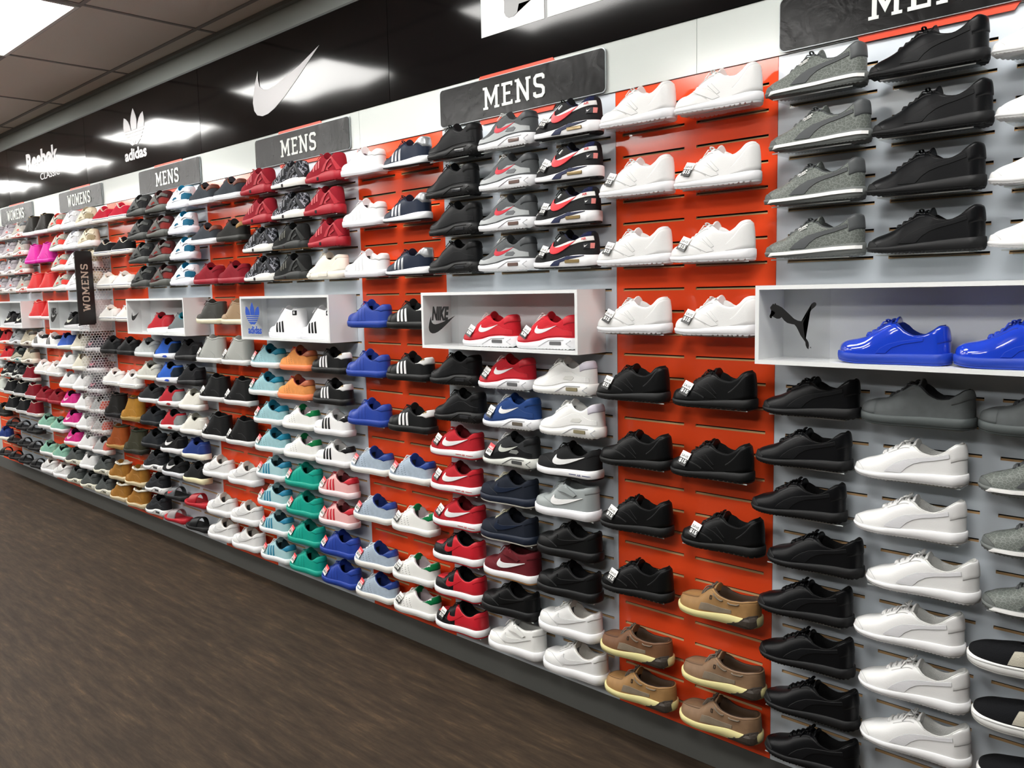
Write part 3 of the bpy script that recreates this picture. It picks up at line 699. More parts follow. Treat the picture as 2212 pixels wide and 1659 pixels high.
def air(col, over, mud, heel, tk, sole='f0f1f4', tip=None, lace='f2f2f0', lining=None, win='6a625c', outc=None, cassette=None, mesh=True, mud2=None):
    base = FA(col, .75) if mesh else LE(col, .45)
    s = shoe_base('air_cushion_sneaker', 'air', base, RU(sole, .5), RU(outc or sole, .6), FA(lining or col), base, RU(lace, .7), .004, .015, 'tri', .006)
    t, S, pr = s['root'], s['last'], s['pr']; ov = LE(over, .5); mu = LE(mud, .45)
    pr.lay('mudguard', [[(.03,.032),(.05,.044),(.1,.047),(.2,.043),(.32,.049),(.45,.066),(.6,.086),(.72,.086),(.84,.072),(.96,.066),(.965,.051),(.8,.051),(.68,.050),(.6,.0475),(.5,.040),(.42,.034),(.3,.030),(.15,.030)]], mu, t, .0018)
    patch(S, 'heel_panel', .86, 1, .5, .99, LE(heel, .45), t, .002)
    patch(S, 'eyestay', .32, .52, .7, .99, ov, t, .0016, 14, 4)
    if tk: pr.lay('side_tick', [tick(.4, .74, .058, .088)], LE(tk, .4), t, .0028)
    if cassette: pr.lay('side_cassette', [[(.58,.058),(.62,.070),(.73,.072),(.76,.066),(.72,.056)]], RU(cassette, .5), t, .003)
    pr.lay('air_window', [rrect(.64, .82, .018, .029, .004, 3)], mat(win, .15, .8), t, .003)
    ln = lambda pts: [[(a/S.L, b) for a, b in P] for P in stroke([(x*S.L, z) for x, z in pts], .0017)]
    pr.lay('sole_line', ln([(.47, .011), (.57, .027), (.63, .035), (.86, .036)]), RU(outc or ('c9cbd0' if sole > '80' else sole), .6), t, .0022, .02)
    pr.lay('sole_line', ln([(.955, .034), (.9, .023), (.95, .012)]), RU(outc or ('c9cbd0' if sole > '80' else sole), .6), t, .0022, .02)
    return s
def bw():
    s = shoe_base('air_cushion_sneaker', 'air', FA('1a1a1c', .7), RU('eeeef0', .5), RU('1a1a1a', .6), FA('191b30'), FA('17181c'), RU('111111', .7), .003, .02, 'sq', .005)
    t, S, pr = s['root'], s['last'], s['pr']
    pr.lay('white_band', [[(.04,.050),(.16,.058),(.3,.066),(.45,.078),(.62,.092),(.8,.103),(.97,.108),(.98,.094),(.8,.088),(.62,.078),(.46,.066),(.3,.057),(.16,.051),(.05,.044)]], LE('eeeeec', .4), t, .0022)
    pr.lay('heel_collar', [[(.62,.094),(.66,.097),(.72,.0955),(.82,.107),(.9,.121),(.945,.123),(.955,.11),(.8,.104)]], FA('1a2144'), t, .0018)
    pr.lay('side_tick', [tick(.36, .76, .052, .096)], LE('e2313b', .4), t, .0036)
    pr.lay('heel_badge', [rect(.88, .955, .066, .084)], mat('15181f', .4), t, .003); pr.lay('badge_tick', [tick(.893, .93, .071, .08)], mat('e8e8e8', .4), t, .0042)
    pr.lay('heel_patch', [rect(.957, .985, .066, .084)], mat('e98a84', .5), t, .003)
    pr.lay('eyestay_flash', [[(.455,.098),(.5,.110),(.51,.108),(.467,.095)]], LE('e8ecec', .4), t, .004)
    pr.lay('sole_panel', [[(.38,.010),(.44,.026),(.62,.041),(.9,.042),(.66,.032),(.52,.022),(.5,.010)]], RU('20284a', .5), t, .0028)
    pr.lay('air_window', [rrect(.6, .82, .019, .029, .005, 3)], mat('a08a60', .15, .8, None, .3), t, .004)
    o = text_mesh('side_lettering', 'AIR', -.011, .011, -.004, .004, mat('d8353c', .5), 0, t, .02, 0, .0004)
    h, n = pr.hit((.885-.5)*S.L, .1); o.location = h+n*.0034; o.rotation_euler = (math.radians(-4), math.radians(-4), math.radians(4)); return s
def force(col, tk, sole='f1f1f2', out=None, toe=None, quarter=None, lace=None, high=False, lining=None, air_txt=None, name='low_sneaker', suede=False):
    m = mat(col, .8, .3, 'suede') if suede else LE(col, .45)
    s = shoe_base('ankle_strap_sneaker' if high else name, 'mid' if high else 'force', m, RU(sole, .5), RU(out or sole, .6), FA(lining or col), FA(lining or col), RU(lace or col, .7), 0, outh=.006 if out else .004, e=.004)
    t, S, pr = s['root'], s['last'], s['pr']
    tm = LE(toe, .45) if toe else m
    patch(S, 'toe_overlay', 0, .42, 0, lambda u: .6 if u < .18 else .6-.56*(u-.18)/.24, m if not toe else LE('1a1a1c', .45), t, .0018)
    if toe: patch(S, 'toe_box', .05, .27, .62, .97, tm, t, .0014)
    if quarter: patch(S, 'quarter_panel', .5, 1, .02, lambda u: .95, LE(quarter, .4), t, .0016, 26)
    pr.lay('side_tick', [tick(.36, .86 if not quarter else .66, .046, .084)], LE(tk, .4), t, .003)
    patch(S, 'heel_tab', .9, 1, .55, .98, m if not quarter else LE(quarter, .45), t, .0024)
    patch(S, 'eyestay', .32, .5, .72, .99, m if not toe else LE('1a1a1c', .45), t, .0018, 12, 4)
    if high: pr.lay('ankle_strap', [[(.44,.1),(.5,.124),(.56,.122),(.72,.1),(.76,.092),(.72,.084),(.6,.094)]], m, t, .006)
    if air_txt:
        o = text_mesh('sole_lettering', 'AIR', -.009, .009, -.0035, .0035, mat(air_txt, .5), 0, t, .02, 0, .0003)
        h, n = pr.hit((.78-.5)*S.L, .017); o.location = h+n*.0008; o.rotation_euler = (0, 0, math.radians(3))
        pr.lay('sole_line', [rect(.62, .73, .0165, .0175)], mat(air_txt, .5), t, .0006); pr.lay('sole_line', [rect(.83, .95, .0165, .0175)], mat(air_txt, .5), t, .0006)
    return s
def star(col, stripe, tab, sole=None, high=False, lace=None, lining=None, shell=True, logo=None, suede=False, perf=False):
    m = LE(col, .45) if not suede else mat(col, .85, .25, 'suede')
    so = sole or col; s = shoe_base('high_top_sneaker' if high else 'low_sneaker', 'high' if high else 'court', m, RU(so, .5), RU(so, .55), FA(lining or tab or col), FA(col) if not perf else FA(tab), RU(lace or col, .7), 0, rise=.014)
    t, S, pr = s['root'], s['last'], s['pr']
    if shell: patch(S, 'shell_toe', 0, .19, .0, lambda u: .93, RU(so if so != col else col, .5), t, .0014, 14, 8)
    if stripe:
        sm = LE(stripe, .4)
        for k in range(3):
            x = .37+.075*k; pr.lay('side_stripe', [[(x, .0305), (x+.036, .0305), (x+.016, .080+.004*k), (x-.016, .076+.004*k)]], sm, t, .002)
    elif perf:
        pm = mat('4a4f55', .8); V = []
        pr.lay('punched_stripe', [rrect(.36+.07*k-.012*j, .366+.07*k-.012*j, .036+.009*j, .0375+.009*j, .0007, 1) for k in range(3) for j in range(5)], pm, t, .0004, .02)
    else:
        for k in range(3):
            x = .37+.075*k; pr.lay('side_stripe', [[(x, .0305), (x+.036, .0305), (x+.016, .080+.004*k), (x-.016, .076+.004*k)]], m, t, .0012)
    tb = LE(tab, .4) if tab else m
    if high: pr.lay('collar_badge', [rect(.84, .935, .118, .140)], LE('17181a', .4), t, .002); pr.lay('badge_emblem', [[(a, b) for a, b in P] for P in [[(.868,.126),(.888,.123),(.908,.126),(.9,.134),(.888,.138),(.876,.134)]]], mat('e8e8e8', .4), t, .0032)
    else:
        patch(S, 'heel_tab', .76, 1, lambda u: .95-.5*min(1, max(0, (u-.8)/.14)), .99, tb, t, .0022)
        if logo: pr.lay('heel_emblem', [trefoil(0, 0, 1, 1)[0] and [(.915+a*.035, .088+b*.012) for a, b in P] for P in trefoil(0, 0, 1, 1)[:3]], mat(logo, .5), t, .0042)
    patch(S, 'eyestay', .31, .51, .74, .99, m, t, .0014, 12, 4)
    return s
def samoa():
    s = shoe_base('low_sneaker', 'roma', LE('1b2436', .42), RU('f0f2f4', .5), RU('15181f', .6), FA('1b2436'), LE('1b2436'), RU('1b2436', .7), 0, outh=.005)
    t, S, pr = s['root'], s['last'], s['pr']; sm = mat('b9bcbf', .3, .6, None, .6)
    for k in range(3): x = .33+.07*k; pr.lay('side_stripe', [[(x, .026), (x+.034, .027), (x+.03, .066+.006*k), (x-.002, .060+.006*k)]], sm, t, .002)
    patch(S, 'heel_tab', .8, 1, lambda u: .85-.5*min(1, max(0, (u-.84)/.12)), .99, sm, t, .0022)
    patch(S, 'eyestay', .33, .53, .74, .99, LE('1b2436'), t, .0014, 12, 4); return s
def zx(up, cage, sole, stripe, out=None):
    s = shoe_base('running_shoe', 'air', up, RU(sole, .55), RU(out or sole, .6), FA('16161a') if cage != 'b01d2d' else FA('8e1524'), up, RU(cage, .7), .003, .018, 'sq', .005)
    t, S, pr = s['root'], s['last'], s['pr']; cm = RU(cage, .5)
    pr.lay('heel_cage', stroke([(.6,.046),(.66,.07),(.78,.098),(.84,.1),(.92,.07),(.96,.046)], .012)+stroke([(.66,.07),(.78,.058),(.9,.072)], .010) if False else [[(.56,.045),(.63,.075),(.77,.106),(.86,.108),(.94,.08),(1,.046),(.95,.042),(.9,.07),(.84,.098),(.8,.098),(.69,.074),(.64,.045)], [(.68,.05),(.71,.062),(.84,.078),(.86,.07),(.74,.056),(.76,.046)]], cm, t, .0035)
    for k in range(3): x = .36+.06*k; pr.lay('side_stripe', [[(x, .05+.006*k), (x+.03, .05+.007*k), (x+.015, .08+.01*k), (x-.012, .074+.01*k)]], LE(stripe, .4), t, .002)
    pr.lay('sole_plug', [rrect(.46, .5, .008, .022, .002, 2)], RU('1a1014', .5), t, .002); return s
def hua(a, b, strap, sole, col2, out=None):
    s = shoe_base('neoprene_runner', 'air', FA(a, .8), RU(sole, .55), RU(out or sole, .6), FA(b), FA(b), RU(a, .7), .003, .02, 'tri', .005, bow=False, rise=.012)
    t, S, pr = s['root'], s['last'], s['pr']
    pr.lay('side_saddle', [[(.3,.05),(.42,.078),(.54,.108),(.6,.104),(.52,.078),(.62,.06),(.74,.056),(.74,.046),(.5,.044),(.4,.038)]], RU(strap, .5), t, .004)
    pr.lay('heel_strap', [[(.62,.094),(.72,.108),(.9,.112),(.98,.1),(.98,.086),(.88,.094),(.74,.09),(.68,.08)]], RU(strap, .5), t, .005)
    pr.lay('heel_panel', [[(.72,.05),(.76,.078),(.9,.084),(.99,.078),(1.0,.046)]], FA(col2), t, .002)
    pr.lay('vamp_window', [[(.42,.05),(.47,.062),(.54,.066),(.58,.056),(.5,.052),(.46,.046)]], FA(col2), t, .005); return s
def run(col, sole, out=None, tk=None, toe=None, lining=None, lace=None, nm='running_shoe', suede=False, gem=None):
    m = FA(col, .8) if not suede else mat(col, .85, .25, 'suede')
    s = shoe_base(nm, 'run', m, RU(sole, .55), RU(out or sole, .6), FA(lining or '1a1a1c'), FA(lining or col), RU(lace or col, .7), .002, .014, 'sq', .004)
    t, S, pr = s['root'], s['last'], s['pr']
    if tk: pr.lay('side_tick', [tick(.36, .68, .046, .08)], LE(tk, .4), t, .002)
    patch(S, 'heel_counter', .78, 1, .0, lambda u: .3+.3*min(1, max(0, (u-.78)/.15)), LE(toe or col, .5), t, .0016)
    if toe: patch(S, 'toe_cap', 0, .2, 0, .75, LE(toe, .5), t, .0016)
    if gem: pr.lay('sole_gem', [[(.52,.012),(.58,.02),(.68,.02),(.72,.012),(.64,.007)]], RU(gem, .4), t, .003)
    patch(S, 'eyestay', .32, .5, .72, .99, m, t, .0014, 12, 4); return s
def nmd():
    s = run('efeadd', 'f1ecdf', lining='dcd6c8', nm='knit_runner'); pr, t = s['pr'], s['root']
    pr.lay('sole_block', [rrect(.44, .66, .012, .036, .003, 2)], RU('e6e1d4', .5), t, .004); pr.lay('sole_block', [rrect(.1, .22, .012, .03, .003, 2)], RU('e6e1d4', .5), t, .004)
    patch(s['last'], 'heel_tab', .88, 1, .6, .99, FA('e6dfd0'), t, .002); return s
def low(col, sole, lining=None, toe=None, tab=None, lace=None, name='low_sneaker', out=None, suede=True, tk=None):
    m = mat(col, .85, .25, 'suede') if suede else LE(col, .45)
    s = shoe_base(name, 'court', m, RU(sole, .55), RU(out or sole, .6), FA(lining or col), m, RU(lace or col, .7), 0)
    t, S, pr = s['root'], s['last'], s['pr']
    patch(S, 'toe_cap', 0, .17, 0, .8, LE(toe, .5) if toe else m, t, .0014)
    if tk: pr.lay('side_tick', [tick(.36, .72, .044, .082)], LE(tk, .4), t, .003)
    patch(S, 'heel_tab', .84, 1, .5, .98, LE(tab, .5) if tab else m, t, .002)
    patch(S, 'eyestay', .31, .51, .72, .99, m, t, .0014, 12, 4); return s
def high(col, sole, lining=None, lace=None, sil='high'):
    m = LE(col, .5); s = shoe_base('high_top_sneaker', sil, m, RU(sole, .55), RU(sole, .6), FA(lining or col), m, RU(lace or col, .7), 0, nl=8)
    t, S, pr = s['root'], s['last'], s['pr']
    patch(S, 'toe_overlay', 0, .4, 0, lambda u: .6 if u < .18 else .6-.56*(u-.18)/.22, m, t, .0018)
    pr.lay('quarter_panel', [[(.44,.03),(.48,.05),(.56,.066),(.7,.068),(.84,.05),(.88,.03)]], m, t, .0022)
    patch(S, 'collar_band', .5, 1, .82, .99, m, t, .002); patch(S, 'eyestay', .33, .52, .6, .99, m, t, .0018, 12, 5); return s
def boot(col, sole, collar, lace='4a3a28', fur=False, nm='lace_up_boot'):
    m = mat(col, .85, .25, 'suede'); s = shoe_base(nm, 'bootlow' if fur else 'boot', m, RU(sole, .7), RU(sole, .8), FA('3a2a20') if not fur else mat('e2dccb', .95, .1, 'suede'), m, RU(lace, .7), .005, .02, 'sq', .008, e=.005, nl=6)
    t, S, pr = s['root'], s['last'], s['pr']
    patch(S, 'padded_collar', .5, 1, .84 if not fur else .78, 1, mat(collar, .9, .2, 'suede'), t, .004 if not fur else .008)
    patch(S, 'toe_overlay', 0, .38, 0, lambda u: .66 if u < .2 else .66-.6*(u-.2)/.18, m, t, .002); pr.lay('quarter_seam', [[(.42,.03),(.46,.06),(.56,.08),(.76,.082),(.9,.06),(.95,.034)]], m, t, .002); return s
def boat(col, dark):
    m = mat(col, .6, .35, 'suede'); s = shoe_base('boat_shoe', 'boat', m, RU('d9cf94', .6), RU('d3c78c', .7), LE('4a3626', .6), m, RU('6f655a', .8), 0, outh=.004, nl=3, e=.004)
    t, S, pr = s['root'], s['last'], s['pr']; dk = RU('3a322b', .6)
    pr.lay('heel_rubber', [[(.68,.0045),(.76,.009),(.83,.019),(.88,.031),(.93,.040),(.99,.042),(1.0,.012),(.97,.0045)]], dk, t, .0045)
    patch(S, 'moccasin_rim', .0, .31, .66, .74, LE(dark, .6), t, .0022)
    patch(S, 'collar_band', .46, 1, .84, .99, LE(col, .55), t, .002); pr.lay('side_panel', [[(.34,.028),(.36,.05),(.44,.052),(.6,.046),(.72,.046),(.72,.036),(.56,.03)]], mat('8c7e6c', .8, .2, 'suede'), t, .0016)
    V, F = [], []
    for a, b in ((.5, .62), (.68, .82)):
        pts = []
        for k in range(7): u = a+(b-a)*k/6; h, n = pr.hit((u-.5)*S.L, curve(S.top, u)-.009+(.0 if 0 < k < 6 else .003)); pts.append(h+n*.004)
        tube(V, F, pts, .0022)
    mesh_obj('side_lace', V, F, RU('7c7264', .8), t)
    pr.lay('side_badge', [stroke([(.462,.068),(.482,.068),(.482,.078),(.462,.078)], .0016, True)[i] for i in range(4)], mat('2b2119', .6), t, .0026); return s
def conv(col, high_=False, toe='f0eeea', stripe='23366b', lace='f2f2f0'):
    m = FA(col, .9); s = shoe_base('canvas_high_top' if high_ else 'canvas_sneaker', 'midhi' if high_ else 'conv', m, RU('efede8', .5), RU('e2dfd8', .6), FA('d8d2c4'), m, RU(lace, .8), 0, L=.28, nl=5)
    t, S, pr = s['root'], s['last'], s['pr']
    patch(S, 'toe_cap', 0, .14, 0, .8, RU(toe, .45), t, .002)
    pr.lay('sole_stripe', [rect(.02, .99, .021, .0232)], mat(stripe, .5), t, .001, .012)
    patch(S, 'heel_strip', .94, 1, .1, .98, m, t, .0015, 6); return s
def vans(col, sole='f0efec', line='8a8f9c'):
    s = low(col, sole, name='low_sneaker', suede=False)
    s['pr'].lay('sole_stripe', [rect(.02, .99, .021, .0225)], mat(line if sole != col else sole, .5), s['root'], .001, .012); return s
def slip():
    m = FA('101114', .95); s = shoe_base('slip_on_shoe', 'slip', m, RU('eeeeec', .5), RU('e0e0dc', .6), FA('17181c'), None, None, 0)
    pr, t = s['pr'], s['root']; pr.lay('elastic_gore', [[(.36,.03),(.4,.062),(.46,.066),(.52,.06),(.54,.032)]], FA('bdb8a8', .9), t, .001); pr.lay('sole_stripe', [rect(.02, .99, .022, .0232)], mat('bfbfbc', .5), t, .001, .012); return s
def slide(strap, bed, logo=None):
    t = empty('slide_sandal', (0, 0, 0)); L = .28; d = dict(COURT); d['L'] = L; d['sole'] = [(0,.022),(.4,.02),(.7,.026),(1,.034)]; S = Last(**d)
    a, b = build_sole(S, RU(bed, .6), RU(bed, .7), t, .003, .004, name='footbed')
    cols = [[Vector(((u-.5)*L, sd*S.w(u)*k, curve(S.sole, u)+S.spring(u)*.6+.0015-.003*(k < .6))) for k in (1, .8, .5, 0)] for (q, sd) in loopq(30) for u in [(1-math.cos(PI*q))/2]]
    V, F = grid(cols, True); merge(mesh_obj('insole', V, F, RU(bed, .7), t))
    V = []; nx, na = 8, 16
    for lay_ in (0, .005):
        for i in range(nx+1):
            u = .27+.3*i/nx
            for k in range(na+1):
                an = PI*k/na; w_ = S.w(u)+.003-lay_; h_ = .058-lay_+.014*(i/nx)
                z = .012+h_*math.sin(an)**.8 if 0 < k < na else .012
                V.append(Vector(((u-.5)*L+.012*math.sin(an), -w_*math.cos(an), z)))
    m_ = na+1; n1 = (nx+1)*m_; F = []
    for i in range(nx):
        for k in range(na):
            q = (i*m_+k, (i+1)*m_+k, (i+1)*m_+k+1, i*m_+k+1); F.append(q); F.append(tuple(n1+v for v in q[::-1]))
    for k in range(na): F.append((k, k+1, n1+k+1, n1+k)); e = nx*m_; F.append((e+k+1, e+k, n1+e+k, n1+e+k+1))
    o = merge(mesh_obj('strap', V, F, LE(strap, .45), t), .0001)
    if logo: Proj(S, [o]).lay('strap_logo', [tick(.33, .5, .034, .056)], RU(logo, .5), t, .001)
    return dict(root=t, last=S)

K = '0c0d0e'; Wt = 'ececec'
T_ = {
 'romag': (lambda: roma('6a6f6c', '4c4f51', '6a6e6c', '4a4d4e', True, mat('6a6f6c', .5, .45, 'croc')), 'grey crocodile-embossed low sneaker'),
 'romak': (lambda: roma('0d0e10', '101113', '0e0f11', '0b0b0c', False), 'all-black leather low sneaker'),
 'romaw': (lambda: roma('e6e6e5', 'dcdcdf', 'e8e8e9', 'd2d2cf', False), 'all-white leather low sneaker'),
 'patent': (patent, 'shiny blue patent sneaker'),
 'suedeg': (lambda: low('5a5e5f', '4a5050', '1c1d1f', lace='2a2c2e'), 'dark grey suede sneaker'),
 'slipk': (slip, 'black slip-on with white sole'),
 'clw': (lambda: classic('e6e6e5', 'e9e9ec'), 'white leather jogging shoe'),
 'clk': (lambda: classic('0e0f10', '101112'), 'black leather jogging shoe'),
 'boatb': (lambda: boat('7a5439', '5f3f2a'), 'dark brown leather boat shoe'),
 'boatt': (lambda: boat('a77f4f', '8a6439'), 'tan leather boat shoe'),
 'boatg': (lambda: boat('8d6f54', '765a42'), 'dusty brown boat shoe'),
 'amk': (lambda: air('101113', K, '121315', K, None, K, lace=K, win='2c2d30', mesh=False), 'all-black air-window sneaker'),
 'amg': (lambda: air('55585a', '4c4f52', 'a9adae', '3c3f42', 'c9283a', win='6e5a54', cassette='6a6d70'), 'grey air-window sneaker with red tick'),
 'bw': (bw, 'black navy sneaker with red tick'),
 'amr': (lambda: air('c8202e', 'c8202e', 'cf2431', 'c8202e', Wt, win='6a6a6c'), 'red air-window sneaker with white tick'),
 'amb': (lambda: air('1f3f78', '1b3a6e', '22427c', '1f3f78', Wt, win='6a6258'), 'navy air-window sneaker with white tick'),
 'amw': (lambda: air('ececea', 'ecece8', 'f0f0ee', 'cfcad6', None, 'efefec', win='8d8468', cassette='dcdcd6', mesh=False), 'all-white air-window sneaker'),
 'amkg': (lambda: air('2a2c2e', '232527', '1b1c1e', '1b1c1e', 'c9ccc4', 'd8dad4', win='4a4c4c', outc='6a6e6c', cassette='7e817e'), 'black grey air-window sneaker'),
 'afr': (lambda: force('c51f2c', Wt, out='c51f2c', air_txt='c51f2c', lining='6a1018', suede=True), 'red suede sneaker with white tick'),
 'afrb': (lambda: force('17181a', 'c51f2c', out='c51f2c', toe='c51f2c', quarter='c8202e', lining=K, lace=K), 'black and red sneaker'),
 'afn': (lambda: force('151d2c', '1b2436', sole='1a2334', out='e8e6dc', lace='e2dcc0', lining='10141d', suede=True), 'navy suede sneaker with cream laces'),
 'afm': (lambda: force('6a1620', Wt, out='b98550', high=True, lining='4a0d14', suede=True), 'maroon mid-top with white tick'),
 'afk': (lambda: force('0f1011', K, sole='0f1012', lining='101012'), 'black leather basketball sneaker'),
 'afkw': (lambda: force('18191b', Wt, air_txt='2b3a78', lining=K, suede=True, out='17181a'), 'black sneaker with big white tick'),
 'afgm': (lambda: force('989f9f', 'f4f4f4', high=True, lining='8a9191', sole='f2f2f6'), 'grey mid-top with white tick'),
 'afwm': (lambda: force('ededea', 'e6e6e4', high=True, lining='d0d0cc'), 'white strapped mid-top'),
 'afw': (lambda: force('e2e2e1', 'dadada', lining='c9c5be'), 'white leather basketball sneaker'),
 'ssw': (lambda: star('e8e8ea', None, 'e8e8e8', 'e9e9ef'), 'all-white shell-toe sneaker'),
 'ssb': (lambda: star('22409c', None, None, '21409c', lining='1a2f78'), 'all-blue shell-toe sneaker'),
 'ssk': (lambda: star('18191a', 'f4f4f4', 'e8e8e6', '141516', lining='111113', logo='9a7a3a'), 'black shell-toe with white stripes'),
 'sswk': (lambda: star('f0f0ef', '17181a', '17181a', 'f0f0f2', lining='b9b9b7', logo='e8e8e8'), 'white shell-toe with black stripes'),
 'ssp': (lambda: star('f2f2f4', '17181a', None, 'f4f4fa', high=True), 'white high-top with black stripes'),
 'ssa': (lambda: star('a9cfd4', '2e86a6', '2b87ab', 'eceef0', lining='1d3a44', lace='f0f0f0'), 'pale aqua shell-toe with blue stripes'),
 'sst': (lambda: star('15a08c', None, None, '18a28e', lining='0d6a5e'), 'all-teal shell-toe sneaker'),
 'ssq': (lambda: star('efb4b2', 'cf2a38', 'cf2a38', 'f0e0e2', lining='6a2a30', lace='c8283a'), 'pink shell-toe with red stripes'),
 'sta': (lambda: star('a6d3da', None, '1f7f9c', 'e9eceb', shell=False, perf=True, lining='1c5f74', suede=True), 'pale aqua suede sneaker, teal heel'),
 'sto': (lambda: star('f5a05a', None, 'b5613f', 'f3875a', shell=False, perf=True, lining='7a2a2a', lace='d8563c', suede=True), 'orange sneaker with brown heel tab'),
 'stb': (lambda: star('b4c4d4', None, '23408c', 'eceae4', shell=False, perf=True, lining='1a2c6a', lace='e2e6ea', suede=True), 'pale blue sneaker with navy heel'),
 'stg': (lambda: star('f0f0ec', None, '0f7a45', 'efefec', shell=False, perf=True, lining='b9adb0', lace='f0f0ec', logo='e8e8e8'), 'white sneaker with green heel tab'),
 'sam': (samoa, 'navy sneaker with three silver stripes'),
 'zxr': (lambda: zx(FA('8e1726'), 'b01d2d', 'a81f2e', 'c0424a'), 'all-red caged running shoe'),
 'zxc': (lambda: zx(mat('2a2b30', .8, .3, 'camo'), '3a3b40', 'efeee8', '6a6b70', '1a1a1a'), 'black camouflage runner with white sole'),
 'zxk': (lambda: zx(FA('1d1e1e'), '2a2c2b', '2b2d2c', '4a4a40', '7a5a34'), 'black caged running shoe'),
 'nmd': (nmd, 'cream knit runner'),
 'lowg': (lambda: low('3d434a', 'eef0f6', '7a4a30', tab='6a3422'), 'charcoal low sneaker, brown collar'),
 'lowk': (lambda: low('2b2b29', '272723', '17181a', tab='9a7236'), 'black low sneaker, tan heel'),
 'lowr': (lambda: low('8e1626', '9c2030', '6a0f1c'), 'all-red low sneaker'),
 'chuk': (lambda: high('3a3a36', 'e9e2c6', '1a1a1a', sil='midhi'), 'black ankle-high sneaker, cream sole'),
 'chut': (lambda: high('9b8060', 'e9e2c6', '6a5040', sil='midhi'), 'tan ankle-high sneaker, cream sole'),
 'hig': (lambda: high('a7a9a4', 'e4e4e2', '8a8c88'), 'light grey leather high-top'),
 'hik': (lambda: high('1a1b1c', 'dfdfdf', '111111'), 'black leather high-top, white sole'),
 'huak': (lambda: hua('2c2e2e', '1a1b1b', '3a3c3a', '3c3e3c', '17181a'), 'charcoal neoprene strap runner'),
 'huar': (lambda: hua('4a1d1d', '2a1414', '4a4a46', '4c4e4a', '7a2420', '3a3c3a'), 'maroon grey strap runner'),
 'huab': (lambda: hua('dfe6ee', '1f88b0', 'f4f4fa', 'eff0fa', '1b5f7c'), 'white and blue strap runner'),
 'huaw': (lambda: hua('ececee', 'e0e0e6', 'f4f4f8', 'f2f2f8', 'd8d8de'), 'white strap runner'),
 'huac': (lambda: hua('ddd4bb', 'b8a88c', 'e8dfc6', 'efecec', 'a89878'), 'beige strap runner'),
 'foamr': (lambda: run('b3202c', 'eceeee', toe='b3202c', tk=None), 'red and black foam runner'),
 'foamg': (lambda: run('6f7678', 'eef0f0', toe='5a6062', lining='2a8a9a'), 'grey foam runner'),
 'lowlg': (lambda: low('c9cfcf', 'd8dddd', '7a8082'), 'pale grey low sneaker'),
 'lowc': (lambda: low('d8d8ce', 'e2e0d6', '6a6a60'), 'cream low sneaker'),
 'lowkw': (lambda: low('26282a', 'e6e6e6', '17181a'), 'black low sneaker, white sole'),
 'trek': (lambda: low('1d2126', '181b1e', '101214', name='trekking_shoe'), 'black chunky shoe'),
 'amd': (lambda: air('202226', '1a1c20', '23262b', '1c1e22', '30343a', 'ecebea', win='3a3c40'), 'dark air sneaker, white sole'),
 'runb': (lambda: run('2a5fc0', 'eceef2', toe='1d2a3a', lining='101214', gem='2a4fc0'), 'blue runner with black toe'),
 'runr': (lambda: run('b0222e', 'ececec', toe='8a8f90', lining='101214', gem='a02a2a'), 'red runner with grey toe'),
 'runk': (lambda: run('17181a', 'ededee', tk=Wt), 'black runner with white tick'),
 'runkk': (lambda: run('16171a', '1b1c1e'), 'all-black runner'),
 'lowkn': (lambda: low('17181a', 'd4d6dc', K, tk=Wt), 'black sneaker with white tick'),
 'rosw': (lambda: run('e6e4da', 'efedea', lining='a8a89c'), 'white mesh runner'),
 'rosb': (lambda: run('20397c', 'e9e4d4', lining='17265a'), 'blue mesh runner, white sole'),
 'rosk': (lambda: run('17181a', 'e8dfb8'), 'black mesh runner, cream sole'),
 'slig': (lambda: slide('55595c', '17181a', 'c82a30'), 'grey and black slide sandal'),
 'slir': (lambda: slide('8f8788', 'b81f2c'), 'red slide sandal with grey strap'),
 'slird': (lambda: slide('a01824', 'b81f2c'), 'all-red slide sandal'),
 'slik': (lambda: slide('151618', '151618'), 'black slide sandal'),
 'conr': (lambda: conv('b81c34'), 'red canvas sneaker'),
 'conk': (lambda: conv('17181a'), 'black canvas sneaker'),
 'conw': (lambda: conv('eceae6', stripe='6a7086'), 'white canvas sneaker'),
 'conhm': (lambda: conv('7c1422', True), 'maroon canvas high-top'),
 'conhk': (lambda: conv('141517', True), 'black canvas high-top'),
 'conhw': (lambda: conv('d6dcd4', True, lace='1e9a4a'), 'white canvas high-top, green laces'),
 'vank': (lambda: vans('151618', '151618'), 'all-black skate shoe'),
 'vanw': (lambda: vans('efedea'), 'white skate shoe, grey sole line'),
 'bootk': (lambda: boot('1c1a18', '17161a', '1a1816', K), 'black lace-up boot'),
 'bootw': (lambda: boot('b5812f', 'a88a4e', '3a2c20'), 'wheat lace-up boot'),
 'bootr': (lambda: boot('a0501f', 'b08a4e', '3c3a22'), 'rust boot with olive collar'),
 'booto': (lambda: boot('3d3c2c', '2e2e26', '2a3628'), 'olive green boot'),
 'bootf': (lambda: boot('a5722c', 'd8c8a4', 'e4dfd0', fur=True, nm='fleece_lined_boot'), 'wheat boot with fleece collar'),
 'mixc': (lambda: hua('a8a69c', 'd8423a', 'b8b4a8', 'e9e7e4', 'e8443c'), 'grey and coral strap runner'),
 'bbk': (lambda: run('141416', 'c9c9cc', tk='d8d8cc'), 'black basketball shoe'),
 'rosbl': (lambda: run('3f66c4', 'dadcd0', lining='1d2a5a'), 'blue mesh runner, pale sole'),
 'ambw': (lambda: run('e6e6e6', 'eeeeee', lining='b0b0b0'), 'white low running shoe'),
 'npk': (lambda: run('d42a84', 'e4dee0', tk='f2c4d8', lining='3a1030'), 'pink runner with pale tick'),
